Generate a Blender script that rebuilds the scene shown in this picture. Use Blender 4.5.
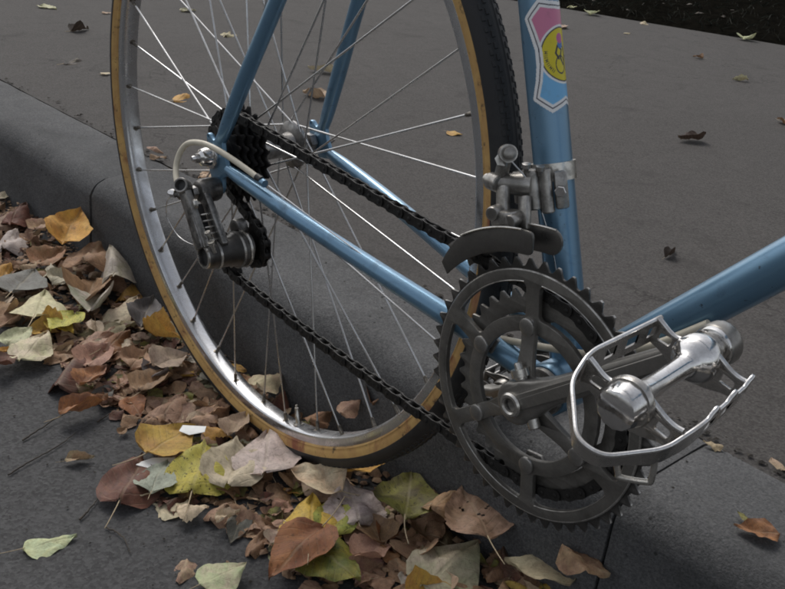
import bpy, bmesh, math, random
import numpy as np
from mathutils import Matrix, Vector, noise
random.seed(7); rng = np.random.default_rng(7)
PI = math.pi; R = math.radians
for o in list(bpy.data.objects): bpy.data.objects.remove(o, do_unlink=True)
scene = bpy.context.scene
C = scene.collection

# ---------------------------------------------------------------- camera
# all bicycle dimensions are in millimetres about the rear axle (x forward, y to the far/left side, z up);
# the road lies 343 mm below the axle and is world z = 0
ROAD = -343.0
def W3(x, y, z): return Vector((x/1000, y/1000, (z-ROAD)/1000))
cam_d = bpy.data.cameras.new('camera'); cam = bpy.data.objects.new('camera', cam_d); C.objects.link(cam)
cam_d.sensor_width = 36; cam_d.lens = 919.25/785*36; cam_d.clip_start = 0.02; cam_d.clip_end = 400
right = Vector((0.6511097, 0.75525497, 0.07514054)); up = Vector((-0.35844507, 0.21872351, 0.90756661)); fwd = Vector((-0.66900919, 0.61785918, -0.41313042))
m = Matrix((right, up, -fwd)).transposed().to_4x4(); m.translation = W3(773.1037, -522.0206, 264.6538)
cam.matrix_world = m
scene.camera = cam

# ---------------------------------------------------------------- sky, sun, exposure
SUN_AZ, SUN_EL = R(162), R(50)            # direction towards the sun: azimuth from +x, elevation
world = bpy.data.worlds.new('World'); scene.world = world; world.use_nodes = True
nt = world.node_tree; nt.nodes.clear()
sky = nt.nodes.new('ShaderNodeTexSky'); sky.sky_type = 'NISHITA'; sky.sun_disc = False
sky.sun_elevation = SUN_EL; sky.sun_rotation = PI/2 - SUN_AZ; sky.air_density = 1.0; sky.dust_density = 4.0; sky.ozone_density = 1.0
hs = nt.nodes.new('ShaderNodeHueSaturation'); hs.inputs['Saturation'].default_value = 0.28
bg = nt.nodes.new('ShaderNodeBackground'); bg.inputs['Strength'].default_value = 0.11
ow = nt.nodes.new('ShaderNodeOutputWorld')
nt.links.new(sky.outputs[0], hs.inputs['Color']); nt.links.new(hs.outputs[0], bg.inputs['Color']); nt.links.new(bg.outputs[0], ow.inputs[0])
sun_d = bpy.data.lights.new('sun', 'SUN'); sun_d.energy = 0.8; sun_d.angle = R(25); sun_d.color = (1.0, 0.96, 0.9)
sun = bpy.data.objects.new('sun', sun_d); C.objects.link(sun)
sd = Vector((math.cos(SUN_AZ)*math.cos(SUN_EL), math.sin(SUN_AZ)*math.cos(SUN_EL), math.sin(SUN_EL)))
sun.rotation_euler = sd.to_track_quat('Z', 'Y').to_euler(); sun.location = (0, 0, 5)
scene.view_settings.view_transform = 'Standard'; scene.view_settings.look = 'None'
scene.view_settings.gamma = 1; scene.view_settings.use_curve_mapping = False
scene.view_settings.exposure = 0.55
scene.render.engine = 'CYCLES'
scene.cycles.filter_width = 1.9
scene.cycles.max_bounces = 6; scene.cycles.diffuse_bounces = 3; scene.cycles.glossy_bounces = 4

# ---------------------------------------------------------------- node helpers
class NT:
    def __init__(s, name):
        s.m = bpy.data.materials.new(name); s.m.use_nodes = True; s.t = s.m.node_tree
        s.b = s.t.nodes['Principled BSDF']; s.out = s.t.nodes['Material Output']
        s.tc = s.n('ShaderNodeTexCoord'); s.obj = s.tc.outputs['Object']
    def n(s, ty, **kw):
        x = s.t.nodes.new(ty)
        for k, v in kw.items(): setattr(x, k, v)
        return x
    def l(s, a, b): s.t.links.new(a, b)
    def noise(s, scale, detail=4, rough=.55, vec=None, dist=0):
        x = s.n('ShaderNodeTexNoise'); x.inputs['Scale'].default_value = scale; x.inputs['Detail'].default_value = detail
        x.inputs['Roughness'].default_value = rough; x.inputs['Distortion'].default_value = dist
        s.l(vec or s.obj, x.inputs['Vector']); return x.outputs['Fac']
    def vor(s, scale, feature='F1', vec=None, out='Distance'):
        x = s.n('ShaderNodeTexVoronoi', feature=feature); x.inputs['Scale'].default_value = scale
        s.l(vec or s.obj, x.inputs['Vector']); return x.outputs[out]
    def ramp(s, fac, p0, p1, c0=(0, 0, 0, 1), c1=(1, 1, 1, 1)):
        x = s.n('ShaderNodeValToRGB'); e = x.color_ramp.elements
        e[0].position = p0; e[1].position = p1; e[0].color = c0; e[1].color = c1
        s.l(fac, x.inputs[0]); return x.outputs[0]
    def mix(s, fac, a, b, mode='MIX'):
        x = s.n('ShaderNodeMix', data_type='RGBA', blend_type=mode)
        for sock, v in ((x.inputs[0], fac), (x.inputs[6], a), (x.inputs[7], b)):
            if hasattr(v, 'is_linked') or hasattr(v, 'links'): s.l(v, sock)
            elif isinstance(v, (int, float)): sock.default_value = v
            else: sock.default_value = tuple(v) + ((1,) if len(v) == 3 else ())
        return x.outputs[2]
    def math(s, op, a, b=0.0, c=None):
        x = s.n('ShaderNodeMath', operation=op)
        for i, v in enumerate((a, b) if c is None else (a, b, c)):
            if isinstance(v, (int, float)): x.inputs[i].default_value = v
            else: s.l(v, x.inputs[i])
        return x.outputs[0]
    def bump(s, h, strength=.3, dist=.001, normal=None):
        x = s.n('ShaderNodeBump'); x.inputs['Strength'].default_value = strength; x.inputs['Distance'].default_value = dist
        s.l(h, x.inputs['Height'])
        if normal: s.l(normal, x.inputs['Normal'])
        return x.outputs[0]
    def set(s, **kw):
        for k, v in kw.items():
            sock = s.b.inputs[k.replace('_', ' ')]
            if isinstance(v, (int, float)): sock.default_value = v
            elif isinstance(v, tuple): sock.default_value = v + ((1,) if len(v) == 3 else ())
            else: s.l(v, sock)
        return s
MAT = {}
def metal(name, base, grime, rough, amount=(.4, .65), scale=60, metallic=1.0, rough2=None, fine=600, wear_glint=0.0, bump=.1):
    """worn metal: bright base with darker, duller grime in patches"""
    q = NT(name); f = q.ramp(q.noise(scale, 6, .65, dist=.4), *amount)
    f2 = q.ramp(q.noise(fine, 3, .6), .35, .75)
    g = q.mix(f, base, grime); g = q.mix(q.math('MULTIPLY', f2, .25), g, grime)
    if wear_glint:       # rubbed bright along exposed edges, with edge highlights put into the colour
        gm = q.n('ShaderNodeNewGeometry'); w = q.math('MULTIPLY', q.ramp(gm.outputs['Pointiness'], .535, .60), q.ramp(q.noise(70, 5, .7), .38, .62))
        g = q.mix(q.math('MULTIPLY', w, wear_glint), g, (.62, .60, .57)); f = q.math('MULTIPLY', f, q.math('SUBTRACT', 1.0, w))
    r2 = rough2 or min(1, rough + .3)
    rr = q.ramp(f, 0, 1, (rough,)*3 + (1,), (r2,)*3 + (1,))
    mm = q.ramp(f, 0, 1, (metallic,)*3 + (1,), (metallic*.55,)*3 + (1,))
    q.set(Base_Color=g, Metallic=mm, Roughness=rr, Normal=q.bump(q.noise(fine*1.5, 3), bump, .0004))
    MAT[name] = q.m; return q.m
metal('chrome', (.74, .73, .72), (.24, .22, .20), .12, (.48, .80), 55, rough2=.38)
metal('pedal_steel', (.55, .53, .50), (.12, .11, .10), .18, (.40, .80), 60, rough2=.45)
metal('rim_alloy', (.64, .65, .67), (.30, .29, .28), .20, (.38, .80), 26, rough2=.42, bump=.04)
metal('grimy_steel', (.26, .248, .228), (.070, .065, .057), .36, (.30, .70), 34, metallic=.85, rough2=.55, wear_glint=.8)
metal('crank_steel', (.33, .318, .298), (.10, .094, .085), .24, (.28, .85), 36, metallic=.9, rough2=.5, wear_glint=.9)
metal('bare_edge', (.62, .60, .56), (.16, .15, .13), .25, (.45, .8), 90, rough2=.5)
metal('greasy_chain', (.040, .038, .036), (.010, .009, .008), .40, (.35, .60), 110, metallic=.6, rough2=.65)
metal('greasy_cog', (.03, .028, .027), (.007, .006, .006), .40, (.35, .6), 90, metallic=.6, rough2=.7)
metal('mech_steel', (.115, .11, .104), (.028, .026, .024), .24, (.25, .75), 48, metallic=.9, rough2=.5, wear_glint=.9, bump=.05)
metal('cage_steel', (.20, .192, .18), (.06, .056, .05), .26, (.30, .75), 40, metallic=.95, rough2=.5, bump=.05)
metal('fd_steel', (.28, .266, .245), (.07, .065, .058), .26, (.30, .85), 40, metallic=.95, rough2=.5, wear_glint=.9, bump=.05)
metal('spoke_steel', (.58, .58, .58), (.36, .34, .32), .25, (.45, .9), 8, rough2=.45, fine=40, bump=.0)
metal('hub_steel', (.42, .41, .40), (.10, .095, .09), .28, (.38, .7), 80, rough2=.55)
metal('nipple_brass', (.28, .25, .21), (.05, .045, .04), .35, (.4, .7), 200)

def blue_paint():
    q = NT('blue_paint')
    base = q.mix(q.ramp(q.noise(14, 4), .35, .7), (.155, .280, .402), (.130, .250, .370))
    flake = q.ramp(q.noise(2600, 1), .45, .62)
    base = q.mix(q.math('MULTIPLY', flake, .12), base, (.20, .38, .55))
    chips = q.ramp(q.noise(170, 5, .7), .655, .70)
    grime = q.math('MULTIPLY', q.ramp(q.noise(38, 7, .7, dist=.6), .55, .85), .7)
    col = q.mix(grime, base, (.018, .019, .021)); col = q.mix(q.math('MULTIPLY', chips, .8), col, (.035, .030, .028))
    q.set(Base_Color=col, Metallic=.55, Roughness=q.ramp(grime, 0, 1, (.30,)*3+(1,), (.62,)*3+(1,)), Coat_Weight=.35, Coat_Roughness=.18,
          Normal=q.bump(q.noise(420, 3), .05, .0004))
    MAT['blue_paint'] = q.m
blue_paint()
def plain(name, col, rough, col2=None, scale=80, amount=(.45, .7), bump=.1, fine=900, **kw):
    q = NT(name); c = q.mix(q.ramp(q.noise(scale, 6, .65, dist=.3), *amount), col, col2 or tuple(v*.5 for v in col))
    q.set(Base_Color=c, Roughness=rough, Normal=q.bump(q.noise(fine, 3), bump, .0005), **kw); MAT[name] = q.m; return q.m
plain('cream_plastic', (.60, .55, .44), .42, (.40, .36, .27), 60, (.5, .8), .04)
plain('tyre_rubber', (.014, .014, .015), .62, (.032, .031, .030), 35, (.45, .75), .25, 1500)
plain('black_plastic', (.012, .012, .012), .4, (.03, .028, .026), 90)
plain('white_paper', (.72, .73, .72), .7, (.60, .60, .58), 50, (.5, .8), .05)
plain('pebble', (.48, .46, .43), .8, (.30, .29, .27), 300)
def gum():
    q = NT('gum_sidewall')
    c = q.mix(q.ramp(q.noise(26, 6, .65, dist=.5), .38, .66), (.53, .335, .115), (.38, .215, .075))
    c = q.mix(q.ramp(q.noise(90, 5, .7), .57, .68), c, (.055, .036, .022))
    c = q.mix(q.math('MULTIPLY', q.ramp(q.noise(16, 5, .6, dist=.8), .58, .68), .9), c, (.20, .055, .030))
    q.set(Base_Color=c, Roughness=.68, Normal=q.bump(q.noise(1200, 3), .2, .0006)); MAT['gum_sidewall'] = q.m
gum()

def asphalt(name, a, b, speck, agg=330, bump=.5, patch=2.2):
    q = NT(name)
    big = q.ramp(q.noise(patch, 5, .6), .3, .72); med = q.noise(24, 6, .68)
    c = q.mix(big, a, b); c = q.mix(q.math('MULTIPLY', q.ramp(med, .35, .75), .45), c, tuple(v*.55 for v in a))
    vr = q.n('ShaderNodeTexVoronoi'); vr.inputs['Scale'].default_value = agg; q.l(q.obj, vr.inputs['Vector'])
    grain = q.ramp(vr.outputs['Color'], .12, .95)
    c = q.mix(.42, c, q.mix(grain, tuple(v*.45 for v in a), tuple(v*1.7 for v in b)))
    sp = q.math('MULTIPLY', q.ramp(q.noise(900, 2, .5), .66, .72), .65)
    c = q.mix(sp, c, speck)
    stain = q.math('MULTIPLY', q.ramp(q.noise(7, 6, .65, dist=1.0), .56, .72), .5)
    c = q.mix(stain, c, tuple(v*.5 for v in a))
    h = q.math('ADD', q.math('MULTIPLY', vr.outputs['Distance'], .6), q.math('MULTIPLY', q.noise(700, 4, .6), .8))
    n1 = q.bump(q.noise(9, 4), .15, .004); n2 = q.bump(h, bump, .0016, n1)
    cr = q.n('ShaderNodeTexVoronoi', feature='DISTANCE_TO_EDGE'); cr.inputs['Scale'].default_value = 1.1
    wv = q.n('ShaderNodeVectorMath', operation='ADD'); q.l(q.obj, wv.inputs[0]); nn = q.n('ShaderNodeTexNoise'); nn.inputs['Scale'].default_value = 5; nn.inputs['Detail'].default_value = 6; q.l(q.obj, nn.inputs['Vector']); q.l(nn.outputs['Color'], wv.inputs[1]); q.l(wv.outputs[0], cr.inputs['Vector'])
    crack = q.math('MULTIPLY', q.ramp(cr.outputs['Distance'], .0015, .006, (1, 1, 1, 1), (0, 0, 0, 1)), q.ramp(q.noise(1.3, 3), .50, .60))
    c = q.mix(q.math('MULTIPLY', crack, .7), c, tuple(v*.35 for v in a))
    pale = q.math('MULTIPLY', q.ramp(q.noise(3.5, 7, .7, dist=.7), .55, .80), .32); c = q.mix(pale, c, tuple(v*1.35 for v in b))
    q.set(Base_Color=c, Roughness=.92, Normal=n2); q.b.inputs['Specular IOR Level'].default_value = .22; MAT[name] = q.m
asphalt('road_asphalt', (.045, .045, .046), (.066, .066, .067), (.15, .145, .14))
asphalt('path_asphalt', (.048, .0448, .0425), (.062, .058, .0555), (.13, .122, .112), 420, .40, 1.6)
def kerb_mat():
    q = NT('kerb_concrete')
    c = q.mix(q.ramp(q.noise(9, 6, .65, dist=.5), .32, .72), (.120, .121, .124), (.080, .081, .083))
    vr = q.n('ShaderNodeTexVoronoi'); vr.inputs['Scale'].default_value = 560; q.l(q.obj, vr.inputs['Vector']); c = q.mix(.34, c, q.mix(q.ramp(vr.outputs['Color'], .1, .95), (.035, .035, .036), (.21, .21, .21)))
    c = q.mix(q.math('MULTIPLY', q.ramp(q.noise(420, 4, .65), .5, .72), .5), c, (.04, .04, .04))
    c = q.mix(q.math('MULTIPLY', q.ramp(q.noise(600, 2), .68, .73), .5), c, (.28, .27, .26))
    c = q.mix(q.math('MULTIPLY', q.ramp(q.noise(30, 6, .7), .58, .7), .4), c, (.06, .058, .054))
    c = q.mix(q.math('MULTIPLY', q.ramp(q.noise(3.2, 6, .6, dist=.8), .45, .70), .55), c, (.045, .046, .047))
    c = q.mix(q.math('MULTIPLY', q.ramp(q.noise(64, 4, .7), .60, .68), .35), c, (.14, .14, .14))
    pit = q.math('MULTIPLY', q.ramp(q.vor(75), .10, .16, (1, 1, 1, 1), (0, 0, 0, 1)), q.ramp(q.noise(11, 3), .5, .62)); c = q.mix(q.math('MULTIPLY', pit, .75), c, (.022, .022, .022))
    h = q.math('ADD', q.noise(500, 4, .65), q.math('MULTIPLY', q.ramp(q.vor(160), 0, .12), .8))
    q.b.inputs['Specular IOR Level'].default_value = .12
    q.set(Base_Color=c, Roughness=.95, Normal=q.bump(h, .8, .0018, q.bump(q.noise(120, 6, .7), .5, .004, q.bump(q.noise(22, 4), .3, .006)))); MAT['kerb_concrete'] = q.m
kerb_mat()
def soil():
    q = NT('dark_soil'); c = q.mix(q.ramp(q.noise(30, 8, .7), .35, .7), (.0035, .0035, .003), (.011, .010, .008))
    q.b.inputs['Specular IOR Level'].default_value = 0.0; q.set(Base_Color=c, Roughness=1.0, Normal=q.bump(q.noise(120, 8, .7), .8, .01)); MAT['dark_soil'] = q.m
    q = NT('gutter_dirt'); c = q.mix(q.ramp(q.noise(90, 8, .7), .35, .7), (.020, .018, .015), (.055, .046, .037))
    q.set(Base_Color=c, Roughness=.95, Normal=q.bump(q.noise(300, 8, .7), .9, .004)); MAT['gutter_dirt'] = q.m
soil()
plain('grass_blade', (.007, .010, .004), .9, (.014, .013, .006), 8, (.4, .6))
def leaf_mat():
    """leaf blade: colours come from the object's own two tints; veins follow the blade's uv"""
    q = NT('dry_leaf'); uvn = q.n('ShaderNodeUVMap'); uv = uvn.outputs[0]
    a1 = q.n('ShaderNodeAttribute', attribute_type='OBJECT', attribute_name='tint'); a2 = q.n('ShaderNodeAttribute', attribute_type='OBJECT', attribute_name='tint_two')
    a3 = q.n('ShaderNodeAttribute', attribute_type='OBJECT', attribute_name='seed'); a4 = q.n('ShaderNodeAttribute', attribute_type='OBJECT', attribute_name='spots')
    vm = q.n('ShaderNodeVectorMath', operation='ADD'); q.l(uv, vm.inputs[0])
    cs = q.n('ShaderNodeCombineXYZ'); q.l(a3.outputs['Fac'], cs.inputs[0]); q.l(a3.outputs['Fac'], cs.inputs[2]); q.l(cs.outputs[0], vm.inputs[1])
    v = vm.outputs[0]
    c = q.mix(q.ramp(q.noise(2.6, 5, .65, v, .6), .38, .66), a1.outputs['Color'], a2.outputs['Color'])
    c = q.mix(q.math('MULTIPLY', q.ramp(q.noise(5, 6, .7, v, 1.0), .52, .66), .55), c, q.mix(.55, c, (.05, .028, .015)))
    c = q.mix(q.math('MULTIPLY', q.ramp(q.noise(14, 6, .7, v), .40, .75), .5), c, q.mix(.72, c, (.025, .017, .012)))
    sp = q.ramp(q.noise(26, 3, .6, v), .60, .66); sp = q.math('MULTIPLY', sp, a4.outputs['Fac'])
    c = q.mix(sp, c, (.028, .022, .012))
    sx = q.n('ShaderNodeSeparateXYZ'); q.l(uv, sx.inputs[0])
    av = q.math('ABSOLUTE', q.math('SUBTRACT', sx.outputs[1], .5))
    mid = q.ramp(av, .010, .028, (1, 1, 1, 1), (0, 0, 0, 1))
    ph = q.math('FRACT', q.math('MULTIPLY', q.math('SUBTRACT', sx.outputs[0], q.math('MULTIPLY', av, .75)), 8.0))
    sv = q.ramp(q.math('ABSOLUTE', q.math('SUBTRACT', ph, .5)), .02, .10, (1, 1, 1, 1), (0, 0, 0, 1))
    vein = q.math('MAXIMUM', mid, q.math('MULTIPLY', sv, .55))
    c = q.mix(q.math('MULTIPLY', vein, .35), c, q.mix(.5, c, (.42, .36, .24)))
    h = q.math('SUBTRACT', q.math('MULTIPLY', q.noise(20, 4, .6, v), .8), vein)
    q.set(Base_Color=c, Roughness=.62, Normal=q.bump(h, .35, .0018)); q.b.inputs['Specular IOR Level'].default_value = .3
    tr = q.n('ShaderNodeBsdfTranslucent'); q.l(c, tr.inputs['Color']); ms = q.n('ShaderNodeMixShader'); ms.inputs[0].default_value = .15
    q.l(q.b.outputs[0], ms.inputs[1]); q.l(tr.outputs[0], ms.inputs[2]); q.l(ms.outputs[0], q.out.inputs[0]); MAT['dry_leaf'] = q.m
leaf_mat()
plain('leaf_stalk', (.20, .13, .07), .7, (.09, .05, .03), 40)
plain('pale_stalk', (.42, .34, .22), .7, (.30, .22, .13), 40)
plain('dark_twig', (.035, .028, .022), .85, (.07, .055, .04), 80)
plain('leaf_crumb', (.16, .095, .055), .85, (.05, .032, .022), 60)
plain('tan_crumb', (.30, .20, .12), .85, (.14, .085, .05), 60)

# ---------------------------------------------------------------- mesh helpers (millimetres in, metres out)
def mesh_from(name, verts, faces, smooth=35, origin=(0, 0, 0), world_space=True):
    me = bpy.data.meshes.new(name)
    v = np.asarray(verts, float).reshape(-1, 3)
    if world_space: v = (v - np.array([0, 0, ROAD]))/1000.0
    else: v = v/1000.0
    me.from_pydata([tuple(p) for p in v], [], [tuple(int(i) for i in f) for f in faces]); me.validate(); fin(me, smooth); return me
def fin(me, smooth=35):
    bm = bmesh.new(); bm.from_mesh(me); bmesh.ops.recalc_face_normals(bm, faces=bm.faces); bm.to_mesh(me); bm.free()
    if smooth:
        me.shade_smooth(); me.set_sharp_from_angle(angle=R(smooth))
    me.update()
def obj(name, me, mat=None, parent=None, matrix=None):
    o = bpy.data.objects.new(name, me); C.objects.link(o)
    if mat is not None and me is not None and not me.materials: me.materials.append(MAT[mat] if isinstance(mat, str) else mat)
    if parent is not None: o.parent = parent
    if matrix is not None: o.matrix_local = matrix
    return o
def empty(name, parent=None, loc=(0, 0, 0)):
    o = bpy.data.objects.new(name, None); C.objects.link(o); o.empty_display_size = .05; o.location = loc
    if parent is not None: o.parent = parent
    return o
def tag(o, label=None, cat=None, group=None, kind=None):
    if label: o['label'] = label
    if cat: o['category'] = cat
    if group: o['group'] = group
    if kind: o['kind'] = kind
    return o
class Geo:
    """collects verts and faces of one piece"""
    def __init__(s): s.v = []; s.f = []
    def add(s, v, f):
        b = len(s.v); s.v += [tuple(p) for p in v]; s.f += [tuple(i+b for i in q) for q in f]; return s
    def tube(s, path, rad, seg=16, cap=True, closed=False):
        P = np.asarray(path, float); n = len(P); rad = np.full(n, rad, float) if np.isscalar(rad) else np.asarray(rad, float)
        T = np.zeros_like(P)
        if closed: T = np.roll(P, -1, 0)-np.roll(P, 1, 0)
        else: T[1:-1] = P[2:]-P[:-2]; T[0] = P[1]-P[0]; T[-1] = P[-1]-P[-2]
        T /= np.linalg.norm(T, axis=1)[:, None]+1e-12
        a = np.array([0, 0, 1.]) if abs(T[0][2]) < .9 else np.array([1., 0, 0])
        N = np.cross(T[0], a); N /= np.linalg.norm(N); vs = []
        for i in range(n):
            N = N-T[i]*(N@T[i]); N /= np.linalg.norm(N); B = np.cross(T[i], N)
            for k in range(seg):
                t = 2*PI*k/seg; vs.append(P[i]+rad[i]*(math.cos(t)*N+math.sin(t)*B))
        fs = []
        for i in range(n if closed else n-1):
            j = (i+1) % n
            for k in range(seg): k2 = (k+1) % seg; fs.append((i*seg+k, i*seg+k2, j*seg+k2, j*seg+k))
        if cap and not closed: fs.append(tuple(range(seg))[::-1]); fs.append(tuple((n-1)*seg+k for k in range(seg)))
        return s.add(vs, fs)
    def lathe(s, prof, c=(0, 0, 0), axis=(0, 1, 0), seg=48, close=False, cap=True):
        """prof: list of (along axis, radius)"""
        ax = np.asarray(axis, float); ax /= np.linalg.norm(ax); a = np.array([0, 0, 1.]) if abs(ax[2]) < .9 else np.array([1., 0, 0])
        u = np.cross(ax, a); u /= np.linalg.norm(u); w = np.cross(ax, u); c = np.asarray(c, float); vs = []; fs = []; n = len(prof)
        for (h, r) in prof:
            for k in range(seg):
                t = 2*PI*k/seg; vs.append(c+ax*h+r*(math.cos(t)*u+math.sin(t)*w))
        for i in range(n if close else n-1):
            j = (i+1) % n
            for k in range(seg): k2 = (k+1) % seg; fs.append((i*seg+k, i*seg+k2, j*seg+k2, j*seg+k))
        if not close and cap:
            if prof[0][1] > 1e-6: fs.append(tuple(range(seg))[::-1])
            if prof[-1][1] > 1e-6: fs.append(tuple((n-1)*seg+k for k in range(seg)))
        return s.add(vs, fs)
    def box(s, c, size, rot=None, bev=0):
        x, y, z = (v/2 for v in size); b = min(bev, x*.9, y*.9, z*.9); vs = []; fs = []
        bm = bmesh.new(); bmesh.ops.create_cube(bm, size=1)
        for v in bm.verts: v.co = Vector((v.co.x*2*x, v.co.y*2*y, v.co.z*2*z))
        if b > 0: bmesh.ops.bevel(bm, geom=bm.edges[:], offset=b, segments=2, affect='EDGES', profile=.5)
        bm.verts.index_update(); M3 = rot or Matrix.Identity(3); c = Vector(c)
        vs = [tuple(M3 @ v.co + c) for v in bm.verts]; fs = [[v.index for v in f.verts] for f in bm.faces]; bm.free()
        return s.add(vs, fs)
    def mesh(s, name, smooth=35, world_space=True): return mesh_from(name, s.v, s.f, smooth, world_space=world_space)
def part(name, geo, mat, parent, smooth=35): return obj(name, geo.mesh(name, smooth), mat, parent)
def plate(loops, depth, bevel=0.4, centre=(0, 0, 0), name='plate', smooth=30, xf=None, res=1):
    """flat plate in the x-z plane from closed outlines (the later ones are holes), thick along y, edges rounded"""
    cu = bpy.data.curves.new(name, 'CURVE'); cu.dimensions = '2D'; cu.fill_mode = 'BOTH'
    cu.extrude = max(depth/2-bevel, .01); cu.bevel_depth = bevel; cu.bevel_resolution = res; cu.offset = -bevel
    for L in loops:
        sp = cu.splines.new('POLY'); sp.points.add(len(L)-1); sp.use_cyclic_u = True
        for i, p in enumerate(L): sp.points[i].co = (p[0], p[1], 0, 1)
    o = bpy.data.objects.new(name, cu); C.objects.link(o); dg = bpy.context.evaluated_depsgraph_get()
    me = bpy.data.meshes.new_from_object(o.evaluated_get(dg)); bpy.data.objects.remove(o); bpy.data.curves.remove(cu)
    me.name = name; me.materials.clear(); n = len(me.vertices); co = np.empty(n*3); me.vertices.foreach_get('co', co); co = co.reshape(-1, 3)
    q = np.stack([co[:, 0]+centre[0], -co[:, 2]+centre[1], co[:, 1]+centre[2]], 1)
    if xf is not None: q = xf(q)
    q = (q-np.array([0, 0, ROAD]))/1000; me.vertices.foreach_set('co', q.ravel())
    bm = bmesh.new(); bm.from_mesh(me); bmesh.ops.remove_doubles(bm, verts=bm.verts, dist=1e-6); bm.to_mesh(me); bm.free()
    fin(me, smooth); return me
def circle(r, n=64, c=(0, 0), a0=0): return [(c[0]+r*math.cos(a0+2*PI*i/n), c[1]+r*math.sin(a0+2*PI*i/n)) for i in range(n)]
def rounded(pts, rad, n=5):
    """polygon with its corners rounded"""
    out = []; k = len(pts); rad = [rad]*k if np.isscalar(rad) else rad
    for i in range(k):
        p0, p1, p2 = (np.array(pts[(i+d) % k], float) for d in (-1, 0, 1)); r = rad[i]
        if r <= 0: out.append(tuple(p1)); continue
        d0 = p0-p1; d2 = p2-p1; l0 = np.linalg.norm(d0); l2 = np.linalg.norm(d2); r = min(r, l0*.48, l2*.48)
        a = p1+d0/l0*r; b = p1+d2/l2*r
        for t in np.linspace(0, 1, n): out.append(tuple((1-t)**2*a+2*t*(1-t)*p1+t*t*b))
    return out
def bezier(P, n=40):
    """smooth Catmull-Rom curve through the points"""
    P = np.asarray(P, float); Q = np.vstack([2*P[0]-P[1], P, 2*P[-1]-P[-2]]); out = []
    m_ = len(P)-1
    for i in range(m_):
        p0, p1, p2, p3 = Q[i:i+4]
        for t in np.linspace(0, 1, max(2, n//m_), endpoint=(i == m_-1)):
            out.append(.5*((2*p1)+(-p0+p2)*t+(2*p0-5*p1+4*p2-p3)*t*t+(-p0+3*p1-3*p2+p3)*t**3))
    return np.array(out)

# ================================================================ THE SETTING
KS = 0.0225                                   # the kerb runs almost parallel to the bicycle
KTOP = -203.0
def kerb_y(x, off): return off + KS*x
def sheet(name, corners, nx, ny, zf, mat):
    """subdivided quad with a gently uneven surface"""
    A, B, D, E_ = (np.array(c, float) for c in corners); v = []; f = []
    for j in range(ny+1):
        for i in range(nx+1):
            s, t = i/nx, j/ny; p = (1-s)*(1-t)*A+s*(1-t)*B+s*t*D+(1-s)*t*E_; v.append((p[0], p[1], zf(p[0], p[1])))
    for j in range(ny):
        for i in range(nx): a = j*(nx+1)+i; f.append((a, a+1, a+nx+2, a+nx+1))
    return tag(obj(name, mesh_from(name, v, f, 0), mat), kind='structure')
def nz(x, y, s, a, k=0): return a*noise.noise(Vector((x/s, y/s, k)))
sheet('ground', ((-60000, -60000), (60000, -60000), (60000, 60000), (-60000, 60000)), 4, 4, lambda x, y: ROAD-60, 'dark_soil')
sheet('road', ((-9000, -7000), (9000, -7000), (9000, 69+.0225*9000), (-9000, 69-.0225*9000)), 180, 90,
      lambda x, y: ROAD + nz(x, y, 260, 1.4) - 1.0, 'road_asphalt')
def edge_y(x): return 2807+(x+1892)*.162
sheet('pavement', ((-9000, 209.5-.0225*9000), (9000, 209.5+.0225*9000), (9000, edge_y(9000)), (-9000, edge_y(-9000))), 160, 40,
      lambda x, y: KTOP-4+nz(x, y, 420, 2.0, 3)+(-6 if y-KS*x < 260 and False else 0), 'path_asphalt')
sheet('verge', ((-9000, edge_y(-9000)-120), (9000, edge_y(9000)-120), (9000, 12000), (-9000, 12000)), 180, 120,
      lambda x, y: KTOP-14+min(1, max(0, (y-edge_y(x))/160))*26+nz(x, y, 170, 16, 5)+nz(x, y, 60, 10, 6), 'dark_soil')

kerb = tag(empty('kerb'), kind='structure')
gb = Geo()
for x0, x1 in ((-9000, 9000),):
    a = [(x0, kerb_y(x0, 104), -420), (x1, kerb_y(x1, 104), -420), (x1, kerb_y(x1, 206), -420), (x0, kerb_y(x0, 206), -420)]
    b = [(p[0], p[1]+(3 if i < 2 else 0), KTOP-4) for i, p in enumerate(a)]
    gb.add(a+b, [(0, 1, 5, 4), (1, 2, 6, 5), (2, 3, 7, 6), (3, 0, 4, 7), (4, 5, 6, 7)])
part('mortar_bed', gb, 'gutter_dirt', kerb, 0)
def kerb_stone(x0, x1, k):
    prof = [(50, -400), (55, -330), (60, -262)]
    cx, cz, r = 96, KTOP-35, 35               # broadly rounded arris
    for t in np.linspace(PI*.97, PI/2, 12): prof.append((cx+r*math.cos(t), cz+r*math.sin(t)))
    prof += [(130, KTOP), (165, KTOP+.5), (198, KTOP), (206, KTOP-1.5), (209, KTOP-5), (209, -400)]
    nx = 56; L = x1-x0; v = []; f = []; n = len(prof); rs = random.Random(k)
    dz = rs.uniform(-2, 2); dy = rs.uniform(-2, 2)
    for i in range(nx+1):
        x = x0+L*i/nx; e = min(i, nx-i)/nx*L; ins = max(0, 5-e)*.5 if e < 5 else 0
        for (y, z) in prof:
            j = nz(x, y, 60, 1.2, k)+nz(x, z, 16, .5, k+9)
            edge = (1.5+1.5*abs(nz(0, y+z, 9, 1, k+i))) if e < 1 else 0
            if 64 < y < 100 and z > -245: j -= max(0, nz(x, z, 34, 5, k+3)-1.8)*-1.2
            top = (z > -230)
            v.append((x, kerb_y(x, y+dy)+j+(edge if y < 110 else 0), z+dz+(j*.8-edge if top else 0)))
    for i in range(nx):
        for j in range(n-1): a = i*n+j; f.append((a, a+1, a+n+1, a+n))
    f.append(tuple(range(n))); f.append(tuple(nx*n+j for j in range(n))[::-1])
    return obj('kerb_stone', mesh_from('kerb_stone', v, f, 40), 'kerb_concrete', kerb)
for k, x in enumerate(range(-5567, 4400, 1000)): kerb_stone(x+1.5, x+998.5, k)

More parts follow.
